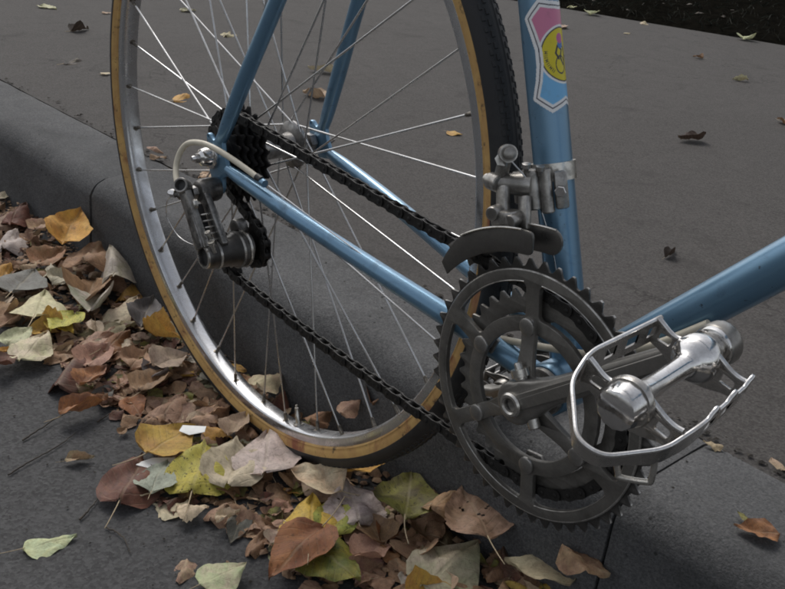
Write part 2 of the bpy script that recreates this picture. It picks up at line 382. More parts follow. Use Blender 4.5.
# crumbs and grit (nobody could count them)
def chips(name, pts, size, mat, kind='stuff', flat=.3):
    g = Geo(); rs = random.Random(len(pts))
    for (x, y, z) in pts:
        s = size*rs.uniform(.4, 1.3); a = rs.uniform(0, 2*PI); n = rs.randint(3, 5); vs = []; h = s*flat*rs.uniform(.3, 1)
        for i in range(n):
            t = a+2*PI*i/n; r = s*rs.uniform(.5, 1); vs.append((x+r*math.cos(t), y+r*math.sin(t), z+rs.uniform(-.2, 1)*h))
        b = len(vs); vs.append((x, y, z+h+.4)); g.add(vs, [(i, (i+1) % n, b) for i in range(n)])
    return tag(part(name, g, mat, None, 0), kind=kind)
def in_poly(x, y, P):
    r = False; j = len(P)-1
    for i in range(len(P)):
        if (P[i][1] > y) != (P[j][1] > y) and x < (P[j][0]-P[i][0])*(y-P[i][1])/(P[j][1]-P[i][1])+P[i][0]: r = not r
        j = i
    return r
# outline of the drift of leaves in the gutter, on the road surface
PILE = [(-1100, 35), (-742, 45), (-548, 50), (-316, 52), (-127, 55), (32, 58), (185, 62), (310, 66), (400, 66), (440, 40), (330, -60), (262, -120), (200, -120), (112, -135), (60, -170), (-20, -130), (-60, -110), (-150, -135), (-260, -128), (-330, -135), (-435, -150), (-700, -190), (-1100, -240)]
def mound(x, y):
    """height of the drift over the road"""
    d = max(0, min(1, (kerb_y(x, 62)-y)/190)); return (30 if x < -150 else 16)*(1-d)**1.1
pts = []
while len(pts) < 2600:
    x, y = random.uniform(-1000, 430), random.uniform(-240, 62)
    if in_poly(x, y, PILE) and y < kerb_y(x, 58): pts.append((x, y, ROAD+.5+mound(x, y)*random.uniform(0, .5)))
tag(chips('leaf_fragments', pts[1900:], 7, 'tan_crumb', flat=.5), 'torn tan leaf fragments mixed into the drift in the gutter', 'leaf crumbs')
tag(chips('leaf_crumbs', pts[:1900], 6.5, 'leaf_crumb', flat=.5), 'crumbled brown leaf bits under the drift in the gutter', 'leaf crumbs')
pts = []
for _ in range(420): x = random.uniform(-700, 520); pts.append((x, random.gauss(-150, 90), ROAD+.6))
pts = [p for p in pts if p[1] < 40]
for _ in range(160): pts.append((random.uniform(-1800, 900), random.uniform(240, 2300), KTOP-1.5))
for _ in range(60): pts.append((random.uniform(-900, 700), random.uniform(95, 205), KTOP+1.5))
tag(chips('grit', pts, 1.8, 'gutter_dirt', flat=.6), 'fine dark grit scattered over road and pavement', 'grit')
pts = []
for _ in range(330):
    x = random.triangular(-1500, 900, 500); pts.append((x, kerb_y(x, 214)+random.gauss(4, 7), KTOP-3+random.uniform(0, 2)))
tag(chips('joint_dirt', pts, 5, 'gutter_dirt', flat=.5), 'dark dirt caught in the joint behind the kerb', 'dirt')
# verge: litter and grass at the far side of the pavement
pts = []
for _ in range(90):
    x = random.uniform(-3600, 1500); y = edge_y(x)+abs(random.gauss(0, 900)); pts.append((x, y-10, KTOP+8+random.uniform(0, 14)))
tag(chips('verge_litter', pts, 26, 'dark_twig', flat=.6), 'brown leaf litter over the dark verge', 'leaf litter')
g = Geo()
for _ in range(3000):
    x = random.uniform(-3600, 1500); y = edge_y(x)+20+abs(random.gauss(0, 1100)); h = random.uniform(12, 38); a = random.uniform(0, 2*PI); w = random.uniform(1.5, 3)
    lx, ly = random.gauss(0, 30), random.gauss(0, 30); z = KTOP+2
    g.add([(x-w*math.cos(a), y-w*math.sin(a), z), (x+w*math.cos(a), y+w*math.sin(a), z), (x+lx*.5, y+ly*.5, z+h*.7), (x+lx, y+ly, z+h)], [(0, 1, 2), (0, 2, 3)])
tag(part('grass', g, 'grass_blade', None, 0), 'sparse dark grass on the verge beyond the pavement', 'grass', kind='stuff')

# ================================================================ THE BICYCLE
bike = tag(empty('bicycle'), 'blue steel racing bicycle propped by its far pedal on the kerb', 'bicycle')
BX, BZ = 417.0, -72.0                          # bottom bracket
ST = R(72.47)
def seat_pt(t): return np.array([BX-t*math.cos(ST), 0, BZ+t*math.sin(ST)])
DT = R(47.0)
def down_pt(t): return np.array([BX+t*math.cos(DT), 0, BZ+t*math.sin(DT)])
lin = lambda a, b, n=2: [tuple(np.array(a)+(np.array(b)-np.array(a))*t) for t in np.linspace(0, 1, n)]

# frame
seat_tube = part('seat_tube', Geo().tube(lin(seat_pt(0), seat_pt(575), 12), 14.3, 48), 'blue_paint', bike)
part('down_tube', Geo().tube(lin(down_pt(0), down_pt(640), 12), 14.3, 48), 'blue_paint', bike)
HB = down_pt(640); HT = HB+np.array([-.30, 0, .955])*130
part('top_tube', Geo().tube(lin(seat_pt(555), HT-np.array([0, 0, 14]), 8), 12.7, 32), 'blue_paint', bike)
part('head_tube', Geo().tube(lin(HB-np.array([-.3, 0, .955])*22, HT+np.array([-.3, 0, .955])*16, 4), 16, 32), 'blue_paint', bike)
bbs = part('bottom_bracket_shell', Geo().lathe([(-34, 17), (-34, 19.5), (-33, 20.2), (33, 20.2), (34, 19.5), (34, 17)], (BX, 0, BZ)), 'blue_paint', bike)
for s in (-1, 1):
    part('bearing_cup', Geo().lathe([(33.5, 9), (33.5, 18.5), (38, 18), (38.5, 16), (38.5, 9)], (BX, 0, BZ), (0, s, 0), 32, close=True), 'grimy_steel', bbs)
part('axle', Geo().lathe([(-50, 8), (50, 8)], (BX, 0, BZ), seg=24), 'grimy_steel', bbs)
# small lug sockets where the tubes enter the shell
for nm, P_, rr in (('seat_lug', seat_pt, 15.6), ('down_lug', down_pt, 15.6)):
    part(nm, Geo().tube(lin(P_(12), P_(33), 3), [rr+.6, rr, rr-.6], 48, cap=True), 'blue_paint', bbs)
for s in (-1, 1):
    # chainstay: oval-free round taper, bent inwards by the tyre
    P_ = bezier([(25, 62.5*s, -7.5), (120, 56*s, -23), (230, 44*s, -41), (320, 33*s, -55.5), (402, 24*s, -69)], 28)
    rr = np.interp(np.linspace(0, 1, len(P_)), [0, .06, .35, 1], [5.0, 6.8, 8.0, 9.6])
    part('chainstay', Geo().tube(P_, rr, 32), 'blue_paint', bike)
    P_ = bezier([(12, 62.5*s, 17), (45, 55*s, 88), (80, 46*s, 160), (160, 29*s, 322), (232, 17*s, 476)], 28)
    rr = np.interp(np.linspace(0, 1, len(P_)), [0, .05, .2, 1], [5.2, 6.8, 7.6, 7.4])
    part('seatstay', Geo().tube(P_, rr, 32), 'blue_paint', bike)
    # dropout: forged plate with axle slot, rear eyelet and (right) hanger for the derailleur
    out = [(30, -12), (26, -2), (20, 8), (17, 23), (8, 25), (3, 16), (-2, 18), (-6, 21.5), (-10.5, 21), (-11.5, 16.5), (-9, 11), (-11, 4), (-10, -8), (-16, -14), (-14, -18), (-4, -14), (4, -8), (8, -16)]
    if s < 0: out = out[:-5]+[(-8, -12), (-4, -20), (0, -33), (8, -38), (16, -35), (19, -27), (18, -18)]
    d = part_me = plate([rounded(out, 3, 4), circle(1.5, 10, (-8.2, 18))], 5.0, .9, (0, 62.5*s, 0), 'dropout')
    obj('dropout', d, 'blue_paint', bike)
# cable stop brazed on the right chainstay
part('cable_stop', Geo().lathe([(0, 2.6), (0, 3.7), (9, 3.7), (9, 2.6)], (82, -64, -1.2), (1, .06, -.16), 20), 'blue_paint', bike)
P_ = bezier([(83, -64.5, 0), (68, -66, 3.5), (45, -70, 9.5), (22, -75, 14.5), (3, -79, 15.5), (-14, -83, 11.5), (-24, -86, 2), (-26, -90, -10), (-19, -95, -20), (-8, -99, -27), (4, -101, -30)], 90)
part('cable_housing', Geo().tube(P_, 2.9, 16), 'cream_plastic', bike)
part('cable_ferrule', Geo().lathe([(0, 3.0), (0, 3.6), (7, 3.6), (7, 2)], (79, -64.7, 1), (1, .1, -.2), 16), 'black_plastic', bike)
P_ = bezier([(330, -26, -62), (369, -24, -54), (416, -22, -41.5), (451, -21, -30), (486, -17, -8), (520, -14, 22)], 40)
part('cable_housing', Geo().tube(P_, 2.8, 14), 'cream_plastic', bike)
P_ = bezier([(96, -63, -3), (200, -51, -27), (330, -26, -62)], 20)
part('shift_cable', Geo().tube(P_, .6, 6), 'spoke_steel', bike)

# seat tube badge: shield in white, pink and blue with a yellow roundel, wrapped round the tube
def badge():
    c0 = R(15); r0 = 14.42; tc = 240.0
    half = [(-17, 37.5), (-28, 26), (-24.3, 14), (-21.8, 4), (-21.5, -6), (-23.2, -17), (-27, -30), (-13.5, -40.5), (0, -35)]
    outer = half+[(-x, y) for x, y in half[::-1][1:]]+[(9, 35.5), (0, 34.5), (-9, 35.5)]
    def shrink(P, d):
        k = len(P); out = []
        for i in range(k):
            p0, p1, p2 = (np.array(P[(i+j) % k], float) for j in (-1, 0, 1)); t0 = p1-p0; t2 = p2-p1
            n0 = np.array([-t0[1], t0[0]])/np.linalg.norm(t0); n2 = np.array([-t2[1], t2[0]])/np.linalg.norm(t2); b = n0+n2; b /= max(np.linalg.norm(b), 1e-6)
            out.append(tuple(p1+b*d/max(.4, b@n0)))
        return out
    def area(P): return sum(P[i-1][0]*P[i][1]-P[i][0]*P[i-1][1] for i in range(len(P)))
    sg = 1 if area(outer) > 0 else -1
    L1, L2, L3 = (shrink(outer, sg*d) for d in (2.3, 3.1, 5.0))
    def seg(x, y, a, b):
        p = np.array([x, y]); a = np.array(a); b = np.array(b); t = max(0, min(1, (p-a)@(b-a)/((b-a)@(b-a)))); return np.linalg.norm(p-a-t*(b-a))
    navy = (.010, .012, .035); white = (.80, .80, .80); pink = (.62, .20, .33); sky_ = (.17, .46, .76); yel = (.66, .55, .008)
    limbs = [((-5, 5), (-7, 0)), ((-7, 0), (-4.5, -4)), ((-5, 5), (-1, 2)), ((-1, 2), (-3, -3)), ((-3, -3), (0, -8)), ((1, 4), (3, -2)), ((3, -2), (1.5, -7))]
    def colour(x, y):
        if not in_poly(x, y, outer): return None
        if not in_poly(x, y, L1): return white
        if not in_poly(x, y, L2): return navy
        if not in_poly(x, y, L3): return white
        r = math.hypot(x/.97, y+1.0)
        if r < 20.4:
            if r > 18.9: return white
            if r > 18.0: return navy
            if math.hypot(x+2.2, (y-10)*.9) < 3.2: return (.50, .10, .30)
            if math.hypot(x+2.0, y-6) < 3.0: return (.05, .16, .45)
            if abs(math.hypot((x+3.0)/.75, y+8)-6) < .55 or abs(math.hypot((x-6)/.75, y+7)-5.4) < .55: return navy
            if min(seg(x, y, a, b) for a, b in limbs) < .75: return navy
            for k in range(6):      # small lettering along the left of the roundel
                t = R(172+k*11); cx, cy = 14.6*math.cos(t), 14.6*math.sin(t)-1
                lx = (x-cx)*math.cos(t)+(y-cy)*math.sin(t); ly = -(x-cx)*math.sin(t)+(y-cy)*math.cos(t)
                if abs(lx) < 1.25 and abs(ly) < .95 and (abs(ly) > .45 or (k % 2 == 0 and abs(lx) < .4)): return navy
            return yel
        return pink if y > -2.6+abs(x)*.0 else (white if y > -3.6 else sky_)
    st = .45; xs = np.arange(-29, 29.01, st); ys = np.arange(-42, 39.01, st)
    d = np.array([-math.cos(ST), 0, math.sin(ST)]); fx = np.array([math.sin(ST), 0, math.cos(ST)]); sy = np.array([0, 1., 0])
    vid = {}; v = []; f = []; col = []
    def vert(i, j):
        if (i, j) not in vid:
            a = c0+xs[i]/r0; vid[(i, j)] = len(v); v.append(seat_pt(tc+ys[j])+r0*(math.cos(a)*fx+math.sin(a)*sy))
        return vid[(i, j)]
    for i in range(len(xs)-1):
        for j in range(len(ys)-1):
            x, y = (xs[i]+xs[i+1])/2, (ys[j]+ys[j+1])/2; cs = [colour(x+a*st, y+b*st) for a in (-.25, .25) for b in (-.25, .25)]; ok = [c for c in cs if c]
            if len(ok) < 2: continue
            f.append((vert(i, j), vert(i+1, j), vert(i+1, j+1), vert(i, j+1))); col.append(np.mean(ok, 0))
    me = bpy.data.meshes.new('badge'); me.from_pydata([tuple(W3(*p)) for p in v], [], f)
    at = me.color_attributes.new('print', 'FLOAT_COLOR', 'CORNER')
    at.data.foreach_set('color', np.repeat(np.array([tuple(c)+(1,) for c in col]), 4, 0).ravel()); fin(me, 60)
    q = NT('badge_print'); a = q.n('ShaderNodeAttribute', attribute_name='print'); c = q.mix(q.math('MULTIPLY', q.ramp(q.noise(120, 6, .7), .55, .8), .3), a.outputs['Color'], (.12, .11, .10))
    q.set(Base_Color=c, Roughness=.35); MAT['badge_print'] = q.m
    o = obj('badge', me, 'badge_print', seat_tube); o['label'] = 'shield badge in pink, light blue and white with a yellow roundel'
badge()

# ---------------------------------------------------------------- rear wheel
wheel = empty('rear_wheel', bike)
wheel['label'] = 'rear wheel with bare alloy rim and tan-walled tyre'
rim = Geo().lathe([(-9.2, 318), (-10.6, 317.6), (-10.9, 316.4), (-10.4, 313), (-10.5, 309.6), (-9.9, 308), (-8.2, 307), (-4, 306.2), (0, 306), (4, 306.2), (8.2, 307), (9.9, 308), (10.5, 309.6), (10.4, 313), (10.9, 316.4), (10.6, 317.6), (9.2, 318), (8.6, 312), (-8.6, 312)], seg=240, close=True)
part('rim', rim, 'rim_alloy', wheel, 50)
for s in (-1, 1):
    prof = [(9.4, 315.4), (11.2, 317.6), (12.3, 318.8), (12.0, 319.6), (13.2, 322), (14.1, 325.2), (14.6, 328.4), (12, 328.6)]
    part('sidewall', Geo().lathe([(a, r) for a, r in prof], axis=(0, s, 0), seg=240, cap=False), 'gum_sidewall', wheel, 50)
tread = Geo().lathe([(12.6, 328.0), (14.8, 328.5), (15.0, 330), (14.4, 332.8), (13.0, 336.2), (10.8, 338.8), (8, 340.4), (5, 341.8), (2.2, 342.4), (1.6, 341.6), (-1.6, 341.6), (-2.2, 342.4), (-5, 341.8), (-8, 340.4), (-10.8, 338.8), (-13.0, 336.2), (-14.4, 332.8), (-15.0, 330), (-14.8, 328.5), (-12.6, 328.0)], seg=240, cap=False)
tyre = part('tyre_tread', tread, 'tyre_rubber', wheel, 50)
kb = Geo(); NK = 250
for i in range(NK):
    for row, (yy, rr, tilt) in enumerate(((-12.6, 336.0, 1.0), (-9.4, 339.4, .65), (-5.6, 341.4, .3), (5.6, 341.4, .3), (9.4, 339.4, .65), (12.6, 336.0, 1.0))):
        t = 2*PI*(i+(.5 if row in (1, 4) else 0))/NK; sg = -1 if yy < 0 else 1
        M3 = Matrix.Rotation(-t, 3, 'Y') @ Matrix.Rotation(-sg*tilt, 3, 'Z').to_3x3()
        er = np.array([math.cos(t), 0, math.sin(t)]); ex = np.array([0, sg, 0.]); n = er*math.cos(tilt)+ex*math.sin(tilt); tg = np.array([-math.sin(t), 0, math.cos(t)]); b = np.cross(n, tg)
        c = er*rr+np.array([0, yy, 0]); vs = []
        for dz in (-.6, .9 if abs(yy) < 12 else .25):
            k_ = 1 if dz < 0 else .8
            for (p, q_) in ((-1, -1), (1, -1), (1, 1), (-1, 1)): vs.append(c+n*dz+tg*p*2.7*k_+b*q_*1.5*k_)
        kb.add(vs, [(4, 5, 6, 7), (0, 1, 5, 4), (1, 2, 6, 5), (2, 3, 7, 6), (3, 0, 4, 7)])
o = obj('tread_blocks', kb.mesh('tread_blocks', 0), 'tyre_rubber', wheel); o['kind'] = 'stuff'
part('hub_shell', Geo().lathe([(-34, 15), (-33, 22), (-30, 23), (-28.5, 22), (-27, 14), (-20, 12), (20, 12), (27, 14), (28.5, 23), (30, 25), (33, 25), (34, 22), (35, 15), (38, 12), (44, 11), (45, 7)], seg=64), 'hub_steel', wheel)
part('hub_axle', Geo().lathe([(-84, 4.2), (-83, 4.7), (80, 4.7)], seg=20), 'hub_steel', wheel)
part('lock_nut', Geo().lathe([(50, 8), (50, 10), (57, 10), (59, 8)], seg=6), 'hub_steel', wheel)
part('axle_nut', Geo().lathe([(65.2, 5), (65.2, 12.5), (67.0, 12.8), (68.5, 12.2), (69.5, 9.6), (74, 9.0), (78, 8.0), (80, 5.4), (81, 3.4), (86, 3.2), (88, 2.2)], axis=(0, -1, 0), seg=40), 'chrome', wheel)
part('axle_nut', Geo().lathe([(65.2, 5), (65.2, 12.5), (67.0, 12.8), (69.5, 9.6), (78, 8.0), (80, 5.4), (86, 3.2)], axis=(0, 1, 0), seg=6), 'hub_steel', wheel)
# 36 spokes laced three-cross
sp_me = Geo().tube(lin((0, 0, 0), (1000, 0, 0), 2), 1.05, 8).mesh('spoke', 60, world_space=False)
np_me = Geo().lathe([(-1.5, 5.2), (-.4, 5.0), (.3, 3.4), (.3, 2.1), (9, 1.9), (10.5, 1.5), (10.5, 1.0)], axis=(1, 0, 0), seg=12).mesh('nipple', 45, world_space=False)
def frame(p0, p1, scale=1.0):
    a = Vector(p1)-Vector(p0); L = a.length; q = a.to_track_quat('X', 'Z').to_matrix().to_4x4()
    return Matrix.Translation(W3(*p0)) @ q, L
for k in range(36):
    th = R(10*k-.3); s = -1 if k % 2 == 0 else 1; mm = k//2; ld = 1 if mm % 2 == 0 else -1
    hub_a = th+ld*R(66); fr = 21.0 if s < 0 else 22.5; fy = (-29.5 if s < 0 else 31.5)+(1.6 if mm % 2 == 0 else -1.6)
    p0 = (306.4*math.cos(th), 2.6*s, 306.4*math.sin(th)); p1 = (fr*math.cos(hub_a), fy, fr*math.sin(hub_a))
    M4, L = frame(p0, p1)
    o = obj('spoke', sp_me, 'spoke_steel', wheel, M4 @ Matrix.Diagonal((L/1000, 1, 1, 1)))
    obj('nipple', np_me, 'nipple_brass', wheel, M4)
th = R(283.6); er = np.array([math.cos(th), 0, math.sin(th)])
part('valve', Geo().lathe([(0, 6), (1.2, 6), (1.4, 3.1), (12, 3.1), (13, 2.6), (20, 2.4), (20.5, 1.6), (23, 1.5)], tuple(er*306), tuple(-er), 16), 'bare_edge', wheel)

# ---------------------------------------------------------------- freewheel and chain
def toothed(n, root=2.9, tip=2.5):
    """outline of a sprocket with n teeth for half-inch chain"""
    rp = 12.7/(2*math.sin(PI/n)); L = []
    for i in range(n):
        for fr, dr in ((-.5, -3.6), (-.38, -3.2), (-.28, -1.6), (-.18, .6), (-.08, tip), (.08, tip), (.18, .6), (.28, -1.6), (.38, -3.2)):
            a = 2*PI*(i+fr)/n; L.append(((rp+dr)*math.cos(a), (rp+dr)*math.sin(a)))
    return L, rp
fw = empty('freewheel', bike)
part('freewheel_body', Geo().lathe([(-53, 8), (-53, 15), (-51, 18), (-28, 22), (-28, 8)], seg=40), 'greasy_cog', fw)
for n, y in ((14, -50), (17, -45.3), (20, -40.6), (22, -35.9), (24, -31.2)):
    L, rp = toothed(n); obj('sprocket', plate([L, circle(14, 32)], 2.0, .25, (0, y, 0), 'sprocket'), 'greasy_cog', fw)

NSM = 38; RSM = 12.7/(2*math.sin(PI/NSM)); R20 = 12.7/(2*math.sin(PI/20)); RJ = 12.7/(2*math.sin(PI/10))
G = np.array([45., -82.]); TP = np.array([3., -109.])      # guide and tension pulley centres (x, z)
def tangent(c1, r1, o1, c2, r2, o2):
    """common tangent leaving circle 1 and arriving on circle 2; o=+1 counter-clockwise, -1 clockwise"""
    d = np.array(c2)-np.array(c1); D = np.linalg.norm(d); a = math.atan2(d[1], d[0]); sn = (o1*r1-o2*r2)/D
    al = math.asin(max(-1, min(1, sn))); dr = a+al; t = np.array([math.cos(dr), math.sin(dr)]); nrm = np.array([t[1], -t[0]])
    return np.array(c1)+nrm*o1*r1, np.array(c2)+nrm*o2*r2
CH = [((BX, BZ), RSM, 1, -41.0), ((0, 0), R20, 1, -40.6), (tuple(G), RJ, -1, -44.0), (tuple(TP), RJ, 1, -44.0)]
path = []
nC = len(CH); tg = [tangent(*CH[i][:3], *CH[(i+1) % nC][:3]) for i in range(nC)]
for i in range(nC):
    c, r, o_, y = CH[i]; pin = tg[i-1][1]; pout = tg[i][0]
    a0 = math.atan2(pin[1]-c[1], pin[0]-c[0]); a1 = math.atan2(pout[1]-c[1], pout[0]-c[0]); da = (a1-a0)*o_ % (2*PI)
    for t in np.linspace(0, 1, 60): a = a0+o_*da*t; path.append((c[0]+r*math.cos(a), y, c[1]+r*math.sin(a)))
    p, q_ = tg[i]; y2 = CH[(i+1) % nC][3]; sag = 7.0 if i == nC-1 else (1.0 if i == 0 else 0)
    for t in np.linspace(0, 1, 80)[1:-1]: path.append((p[0]+(q_[0]-p[0])*t, y+(y2-y)*t, p[1]+(q_[1]-p[1])*t-sag*4*t*(1-t)))
path = np.array(path+[path[0]]); sl = np.r_[0, np.cumsum(np.linalg.norm(np.diff(path, axis=0), axis=1))]
NL = int(round(sl[-1]/12.7/2))*2; pins = [np.array([np.interp(sl[-1]*k/NL, sl, path[:, j]) for j in range(3)]) for k in range(NL)]
PITCH = sl[-1]/NL
def link_mesh(outer):
    g = Geo(); prof = []
    for t in np.linspace(-PI/2, PI/2, 7): prof.append((PITCH/2+4.6*math.cos(t), 4.6*math.sin(t)))
    prof.append((0, 3.9))
    for t in np.linspace(PI/2, 3*PI/2, 7): prof.append((-PITCH/2+4.6*math.cos(t), 4.6*math.sin(t)))
    prof.append((0, -3.9)); n = len(prof)
    for s in (-1, 1):
        y0, y1 = (2.9, 4.0) if outer else (1.7, 2.7)
        vs = [(x, s*y0, z) for x, z in prof]+[(x, s*y1, z) for x, z in prof]
        g.add(vs, [tuple(range(n)), tuple(n+i for i in range(n))[::-1]]+[(i, (i+1) % n, n+(i+1) % n, n+i) for i in range(n)])
    for x in (-PITCH/2, PITCH/2):
        g.lathe([(-4.6, 1.5), (-4.4, 1.8), (4.4, 1.8), (4.6, 1.5)] if outer else [(-1.7, 4.1), (1.7, 4.1)], (x, 0, 0), (0, 1, 0), 10)
    return g.mesh('chain_link', 40, world_space=False)
chain = empty('chain', bike); lm = (link_mesh(True), link_mesh(False))
for k in range(NL):
    p, q_ = pins[k], pins[(k+1) % NL]; mid = (p+q_)/2; x = Vector(q_-p).normalized(); y = Vector((0, 1, 0)); z = x.cross(y).normalized(); y = z.cross(x)
    M4 = Matrix((x, y, z)).transposed().to_4x4(); M4.translation = W3(*mid)
    obj('chain_link', lm[k % 2], 'greasy_chain', chain, M4)

# ---------------------------------------------------------------- rear derailleur
rd = empty('rear_derailleur', bike)
part('upper_knuckle', Geo().lathe([(-64, 6), (-66, 11), (-69, 12), (-84, 12), (-88, 10), (-90, 6)], (11, 0, -30), seg=36), 'mech_steel', rd)
part('mounting_bolt', Geo().lathe([(-58, 5), (-66, 5), (-92, 6.5), (-95, 6), (-95, 3)], (11, 0, -30), seg=6), 'mech_steel', rd)
part('lower_knuckle', Geo().lathe([(-58, 8), (-58, 17.5), (-60, 18), (-68, 17.6), (-72, 15), (-96, 13.4), (-101, 12.2), (-102.5, 10.6), (-103, 9.4), (-99, 8.6), (-95, 3)], (46, 0, -83.5), seg=44), 'mech_steel', rd)
part('pivot_socket', Geo().lathe([(-94, 9), (-100, 8.7), (-100, 1)], (46, 0, -83.5), seg=24), 'black_plastic', rd)
part('spring_cover', Geo().lathe([(-57, 8), (-57, 19), (-58.5, 19.4), (-60, 19), (-60, 8)], (46, 0, -83.5), seg=40, close=True), 'bare_edge', rd)
def bar(p0, p1, w, t, bev, side=(0, 1, 0)):
    """flat bar between two points; w in the plane, t along the side direction"""
    a = Vector(p1)-Vector(p0); x = a.normalized(); y = Vector(side); z = x.cross(y).normalized(); y = z.cross(x)
    return Geo().box(tuple((Vector(p0)+Vector(p1))/2), (a.length, t, w), Matrix((x, y, z)).transposed(), bev)
part('outer_link', bar((10, -103, -27), (44, -104, -76), 14, 6, 2.2), 'mech_steel', rd)
part('inner_link', bar((16, -84, -32), (52, -84, -74), 15, 8, 2.5), 'mech_steel', rd)
part('link_web', bar((20, -95, -40), (44, -96, -72), 9, 10, 2), 'greasy_cog', rd)
ed = (.40, -.62, .42)
part('link_eye', Geo().lathe([(-6, 5.0), (-6, 7.4), (5.4, 7.6), (6.4, 6.9), (6.4, 5.6), (5.2, 5.0)], (9, -103, -23), ed, 28, close=True), 'fd_steel', rd)
part('eye_socket', Geo().lathe([(-6, 5.1), (1.5, 5.1), (1.5, .3)], (9, -103, -23), ed, 20), 'black_plastic', rd)
part('link_edge', bar((16, -102, -25), (50, -101, -72), 2.4, 7, .8), 'fd_steel', rd)
part('pivot_pin', Geo().lathe([(0, 5.2), (3.2, 5), (4.2, 3.6), (4.2, .5)], (25, -98, -37), (-.1, -1, .1), 24), 'bare_edge', rd)
part('pivot_pin', Geo().lathe([(0, 3.6), (3, 3.4), (3.6, 2.2)], (37, -99, -58), (-.1, -1, .1), 20), 'bare_edge', rd)
part('drum_rim', Geo().lathe([(-101.6, 9.2), (-101.6, 12.0), (-103.4, 11.6), (-103.6, 9.6)], (46, 0, -83.5), seg=36, close=True), 'bare_edge', rd)
for yy, rr in ((-66, 18.1), (-90, 14.4)): part('drum_collar', Geo().lathe([(yy-1.6, rr-2), (yy-1.2, rr+.5), (yy+1.2, rr+.5), (yy+1.6, rr-2)], (46, 0, -83.5), seg=40), 'fd_steel', rd)
part('cage_lobe', Geo().lathe([(-60, 4), (-60, 8.6), (-58.6, 9.4), (-50, 9.4), (-49, 8)], (33, 0, -66.5), seg=28), 'mech_steel', rd)
part('spring_tab', bar((30, -64, -92), (40, -66, -104), 8, 3, 1), 'mech_steel', rd)
for k in range(5): part('spring_coil', Geo().tube([(30+3.6*k+4.6*math.sin(t), -92-5.0*math.cos(t), -47-5.4*k+2*math.sin(t)) for t in np.linspace(0, 2*PI, 18, endpoint=False)], 1.0, 6, closed=True), 'bare_edge', rd)
part('adjusting_screw', Geo().lathe([(0, 1.9), (9, 1.9), (9, 3.4), (12.5, 3.4), (12.5, .5)], (58, -97, -76), (-.05, -.35, 1), 14), 'bare_edge', rd)
part('adjusting_screw', Geo().lathe([(0, 1.7), (5, 1.7), (5, 3.0), (8, 3.0), (8, .5)], (50, -97, -64), (-.05, -.5, 1), 14), 'bare_edge', rd)
part('cable_clamp', Geo().lathe([(0, 4.2), (6, 4.2), (6, 2.5), (9, 2.5)], (4, -108, -31), (-.9, -.3, -.1), 6), 'chrome', rd)
part('housing_stop', Geo().lathe([(-1, 3.4), (-1, 5.2), (11, 5.4), (13, 4.4), (13, 2)], (-4, -100, -27), (.72, -.15, -.6), 20), 'mech_steel', rd)
for nm, cc in (('guide_pulley', G), ('tension_pulley', TP)):
    L, rp = toothed(10); obj(nm, plate([L, circle(3, 12)], 2.2, .3, (cc[0], -44, cc[1]), nm), 'greasy_cog', rd)
cage_o = [(G[0]+13*math.cos(t), G[1]+13*math.sin(t)) for t in np.linspace(R(-60), R(150), 12)]+[(TP[0]+11*math.cos(t), TP[1]+11*math.sin(t)) for t in np.linspace(R(150), R(300), 9)]
for y in (-51.5, -37): obj('pulley_cage', plate([cage_o], 2, .4, (0, y, 0), 'pulley_cage'), 'mech_steel', rd)
for cc in (G, TP): part('pulley_bolt', Geo().lathe([(-54, 4), (-53.5, 4.8), (-35, 4.8), (-34.5, 4)], (cc[0], 0, cc[1]), seg=12), 'greasy_cog', rd)
P_ = bezier([(2, -110, -33), (-22, -104, -48), (-30, -100, -68), (-12, -98, -82), (20, -100, -80), (38, -102, -70)], 40)
part('cable_end', Geo().tube(P_, .45, 6), 'spoke_steel', rd)

# ---------------------------------------------------------------- chainrings, crank, pedals
ARMS = [R(98+60*k) for k in range(6)]
L50, RP50 = toothed(50, tip=2.7)
def window(a0, a1, r_in, r_out, hw, rad=6, n=14):
    o0, o1 = math.asin(hw/r_out), math.asin(hw/r_in); P = []
    A = np.linspace(a0+o0, a1-o0, n); B = np.linspace(a1-o1, a0+o1, max(4, n//2)); rr = []
    for t in A: P.append((r_out*math.cos(t), r_out*math.sin(t)))
    for t in B: P.append((r_in*math.cos(t), r_in*math.sin(t)))
    rr = [rad]+[0]*(n-2)+[rad]+[rad*.6]+[0]*(len(B)-2)+[rad*.6]
    # widen the neighbours of a rounded corner by dropping them
    keep = [i for i in range(len(P)) if i not in (1, n-2)]
    return rounded([P[i] for i in keep], [rr[i] for i in keep], 6)
holes = [window(ARMS[k], ARMS[k]+R(60), 61, 86.6, 6.0) for k in range(6)]
y_big = -47.0
big = obj('chainring', plate([circle(95.6, 180)]+holes+[circle(49.5, 72)], 4.4, .6, (BX, y_big-.8, BZ), 'chainring', 40), 'grimy_steel', bike)
big['label'] = 'large outer chainring with six flat arms'
obj('tooth_ring', plate([L50, circle(90, 120)], 2.1, .35, (BX, y_big, BZ), 'tooth_ring'), 'mech_steel', big)
